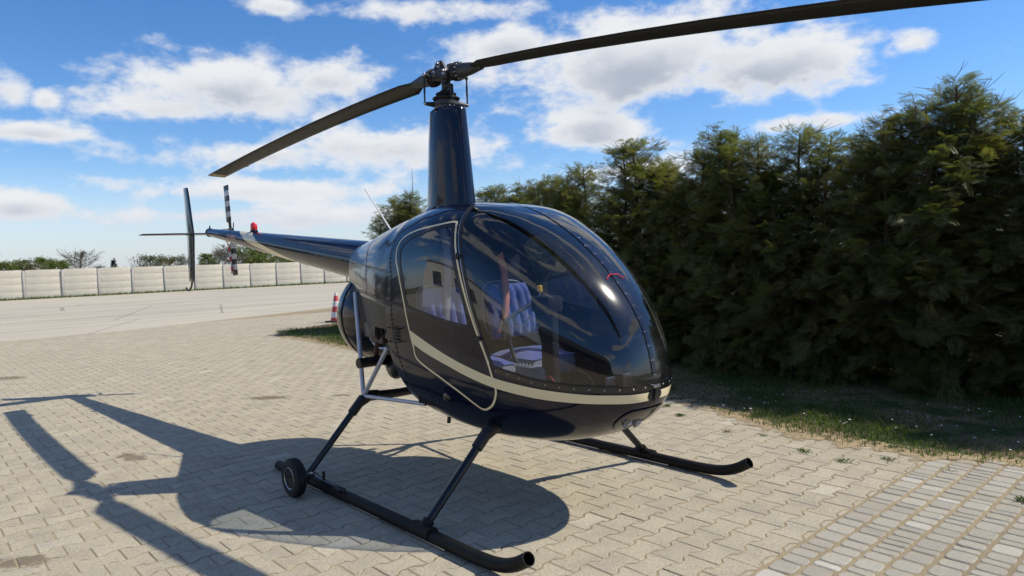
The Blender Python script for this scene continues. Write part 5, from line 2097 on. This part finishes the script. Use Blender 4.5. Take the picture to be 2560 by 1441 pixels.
# --- tail boom
BX0, BX1 = -.98, -4.60
bc = lambda x: 1.445 - .1156 * (x + 1.25)
br = lambda x: .16 + (.047 - .16) * (x + 1.25) / -3.33
prof = []
NB = 40
V, F = [], []
xs_ = list(np.linspace(BX0, BX1, 30))
for x in xs_:
    for j in range(NB):
        a = 2 * PI * j / NB
        V.append((x, -br(x) * math.sin(a), bc(x) + br(x) * math.cos(a)))
for i in range(29):
    for j in range(NB):
        F.append((i * NB + j, i * NB + (j + 1) % NB, (i + 1) * NB + (j + 1) % NB, (i + 1) * NB + j))
boom = fix(mesh('tail_boom', V, F, 'navy', heli))
def bp(x, deg, off=0.0):
    a = math.radians(deg); r = br(x) + off
    return Vector((x, -r * math.sin(a), bc(x) + r * math.cos(a)))
# cream swoosh: front and back rails as (angle, x)
FR = [(0, -3.34), (13, -3.31), (45, -3.2), (87, -2.996), (104, -2.76), (121, -2.513), (140, -2.25), (160, -2.08), (180, -2.0)]
BK = [(0, -3.66), (31, -3.61), (62, -3.48), (87, -3.373), (111, -3.15), (130, -2.83), (145, -2.62), (160, -2.48), (180, -2.40)]
V, F = [], []
degs = [5 * k for k in range(-36, 37)]
for d in degs:
    a = abs(d)
    xf = float(np.interp(a, [q[0] for q in FR], [q[1] for q in FR])); xb = float(np.interp(a, [q[0] for q in BK], [q[1] for q in BK]))
    for k in range(6):
        V.append(bp(xf + (xb - xf) * k / 5, d, .0016))
for i in range(len(degs) - 1):
    for k in range(5):
        F.append((i * 6 + k, i * 6 + k + 1, (i + 1) * 6 + k + 1, (i + 1) * 6 + k))
fix(mesh('cream_band', V, F, 'cream', boom))
for x in (-1.42, -1.85, -2.5, -3.2, -3.9):
    mb = MB()
    for j in range(36):
        p = bp(x, j * 10); mb.dome(p, p - Vector((x, 0, bc(x))), .0030)
        p = bp(x - .02, j * 10 + 5); mb.dome(p, p - Vector((x, 0, bc(x))), .0030)
    tag(mb.build('rivet_row', 'navy', boom, True, None), kind='stuff')
for s in (1, -1):
    MB().tube([bp(x, s * 77.3, .001) for x in np.linspace(-1.05, -3.1, 12)], .0035, 5).build('boom_seam', 'hub_dark', boom)
# danger lettering
def lettering(body, size, material, boldness=0.0):
    cu = bpy.data.curves.new('lettering', 'FONT')
    cu.body = body; cu.size = size; cu.align_x = 'CENTER'; cu.align_y = 'CENTER'; cu.offset = boldness; cu.resolution_u = 3
    ob = bpy.data.objects.new('lettering_tmp', cu)
    col.objects.link(ob)
    dg = bpy.context.evaluated_depsgraph_get()
    me = bpy.data.meshes.new_from_object(ob.evaluated_get(dg))
    bpy.data.objects.remove(ob); bpy.data.curves.remove(cu)
    me.materials.clear(); me.materials.append(MATS[material])
    return me
for sgn in (1, -1):
    for mt, bold, off in (('white_paint', .0042, .0014), ('red_paint', .0006, .0024)):
        me = lettering('DANGER', .066, mt, bold)
        for v in me.vertices:
            x = -3.775 + v.co.x * 1.02 * sgn
            a = 88 - math.degrees(v.co.y / br(x)) 
            v.co = bp(x, a * sgn, off)
        o = link(bpy.data.objects.new('danger_lettering', me), boom)
        if mt == 'red_paint': o['label'] = 'red capital letters DANGER with white edge'
# beacon
bz = bc(-3.33) + br(-3.33)
bea = MB().lathe([(-.02, .040), (.012, .040), (.016, .036), (.022, .034)], (-3.33, 0, bz), 'z', 20).build('beacon', 'navy', heli)
MB().lathe([(.022, .032), (.03, .034), (.06, .034), (.08, .031), (.093, .022), (.099, .010), (.10, .0)], (-3.33, 0, bz), 'z', 20).build('beacon_lens', 'red_plastic', bea)
# antennas
MB().tube([(-.70, 0, 1.62), (-.72, 0, 1.655), (-1.08, 0, 2.005)], [.010, .0065, .0042], 8).build('whip_antenna', 'white_plastic', heli)
# tail end, stabiliser and fins
tend = MB().lathe([(0, .047), (-.02, .052), (-.05, .052), (-.065, .04), (-.07, .0)], (BX1 + .01, 0, bc(BX1)), 'x', 24).build('tail_gearbox', 'black_satin', heli)
MB().tube([(-4.60, -.01, 1.875), (-4.60, -.01, 1.915)], [.010, .006], 8).build('tail_light', 'hub_dark', tend)


def foil(secs, name, material, parent, th=.10):
    """secs: list of (leading point, trailing point, normal)"""
    prof = [(0, 0), (.04, .5), (.15, .85), (.35, 1), (.65, .7), (1, .05), (1, -.05), (.65, -.7), (.35, -1), (.15, -.85), (.04, -.5)]
    V, F = [], []
    n = len(prof)
    for le, te, nv in secs:
        le, te, nv = Vector(le), Vector(te), Vector(nv)
        c = (te - le).length
        for u, v in prof:
            V.append(le.lerp(te, u) + nv * (v * c * th / 2))
    for i in range(len(secs) - 1):
        for j in range(n):
            F.append((i * n + j, i * n + (j + 1) % n, (i + 1) * n + (j + 1) % n, (i + 1) * n + j))
    F.append(tuple(range(n))); F.append(tuple(range((len(secs) - 1) * n, len(secs) * n)))
    o = fix(mesh(name, V, F, material, parent))
    return o


YF = -.22
stab = foil([((-4.46, -.03, 1.815), (-4.72, -.03, 1.808), (0, 0, 1)), ((-4.47, -.40, 1.812), (-4.70, -.40, 1.806), (0, 0, 1)), ((-4.49, -.745, 1.806), (-4.69, -.745, 1.802), (0, 0, 1)), ((-4.55, -.762, 1.805), (-4.66, -.762, 1.803), (0, 0, 1))], 'horizontal_stabilizer', 'navy', heli, .10)
fin = foil([((-4.59, YF, 1.262), (-4.775, YF, 1.272), (0, 1, 0)), ((-4.565, YF, 1.30), (-4.775, YF, 1.30), (0, 1, 0)), ((-4.50, YF, 1.80), (-4.75, YF, 1.80), (0, 1, 0)), ((-4.628, YF, 2.33), (-4.80, YF, 2.345), (0, 1, 0)), ((-4.65, YF, 2.352), (-4.79, YF, 2.358), (0, 1, 0))], 'vertical_fin', 'navy', heli, .13)
MB().box((-4.60, YF, 1.812), (.20, .06, .02), bev=.006).build('fin_bracket', 'hub_dark', fin)
MB().tube(crom([(-4.66, YF, 1.30), (-4.665, YF, 1.245), (-4.70, YF, 1.20), (-4.775, YF, 1.163), (-4.84, YF, 1.165), (-4.875, YF, 1.192)], 5), .011, 8).build('tail_skid', 'black_satin', fin)
MB().box((-4.665, YF - .0135, 1.455), (.10, .003, .035)).build('fin_placard', 'belt_grey', fin, False)
# tail rotor
TRC = Vector((-4.415, .162, 1.85))
tr_hub = MB().tube([(-4.415, .02, 1.838), TRC], [.022, .018], 12).tube([TRC + Vector((0, -.02, 0)), TRC + Vector((0, .03, 0))], .028, 12).build('tail_rotor_hub', 'hub_dark', heli)
banded('tail_blade_paint', (.012, .012, .012), (.72, .72, .71), .125, 2, .235, .4)
for sg in (1, -1):
    secs = []
    prof = [(0, 0), (.05, .5), (.2, 1), (.5, .8), (1, .06), (1, -.06), (.5, -.8), (.2, -1), (.05, -.5)]
    V, F = [], []
    for r in (.05, .09, .11, .2, .3, .42, .533):
        c = .05 if r < .1 else .102
        tw = math.radians(12)
        for u, v in prof:
            X = (.3 - u) * c * sg; Y = v * c * .06
            V.append((X * math.cos(tw) - Y * math.sin(tw), X * math.sin(tw) + Y * math.cos(tw), r * sg))
    n = len(prof)
    for i in range(6):
        for j in range(n):
            F.append((i * n + j, i * n + (j + 1) % n, (i + 1) * n + (j + 1) % n, (i + 1) * n + j))
    F.append(tuple(range(n))); F.append(tuple(range(6 * n, 7 * n)))
    o = fix(mesh('tail_rotor_blade', V, F, 'tail_blade_paint', heli))
    o.location = TRC
    o.rotation_euler = (0, -.092, 0)
    MB().tube([TRC, TRC + Vector((-.092 * sg * .1, 0, .1 * sg))], .015, 8).tube([TRC + Vector((.03, .02, .02 * sg)), TRC + Vector((.025, .03, .09 * sg))], .006, 6).build('blade_root', 'hub_dark', tr_hub)
banded('guard_paint', (.60, .03, .03), (.75, .75, .74), .115, 2, .1, .4)
MB().tube(crom([(-4.36, .03, 1.76), (-4.38, .10, 1.72), (-4.42, .135, 1.64), (-4.40, .14, 1.50), (-4.37, .14, 1.38), (-4.36, .13, 1.345)], 5), .0115, 10).build('tail_rotor_guard', 'guard_paint', heli)

# --- ground handling wheel clamped to the skid
wheel = empty('ground_handling_wheel', (-.215, -1.085, 0))
tag(wheel, 'small black rubber ground handling wheel clamped to the near skid', 'wheel')
tyre = MB().lathe([(-.030, .066), (-.036, .080), (-.036, .100), (-.028, .112), (-.020, .116), (-.019, .112), (-.015, .112), (-.014, .117), (-.006, .118), (-.005, .114), (-.001, .114), (0, .118),
                   (.008, .118), (.009, .113), (.013, .113), (.014, .117), (.020, .116), (.028, .112), (.036, .100), (.036, .080), (.030, .066)], (0, 0, .118), 'y', 40).build('tyre', 'rubber', wheel)
MB().lathe([(-.032, .062), (-.035, .066), (-.033, .068), (.033, .068), (.035, .066), (.032, .062), (.012, .056), (-.012, .056)], (0, 0, .118), 'y', 32, False).build('rim', 'steel', wheel)
MB().lathe([(-.03, .012), (-.032, .022), (-.022, .028), (-.012, .058), (.012, .058), (.02, .03), (.03, .02)], (0, 0, .118), 'y', 24).build('hub', 'hub_dark', wheel)
MB().tube([(0, -.03, .118), (0, .13, .10)], .012, 10).build('axle', 'black_satin', wheel)
ln = MB().box((.12, .150, .080), (.40, .045, .022), Matrix.Rotation(.05, 3, 'Y'), .006).build('lever', 'strut_blue', wheel)
MB().tube([(.28, .150, .072), (.35, .150, .068)], .008, 8).tube([(.05, .17, .085), (.05, .17, .125)], .010, 8).build('lever_pin', 'hub_dark', wheel)
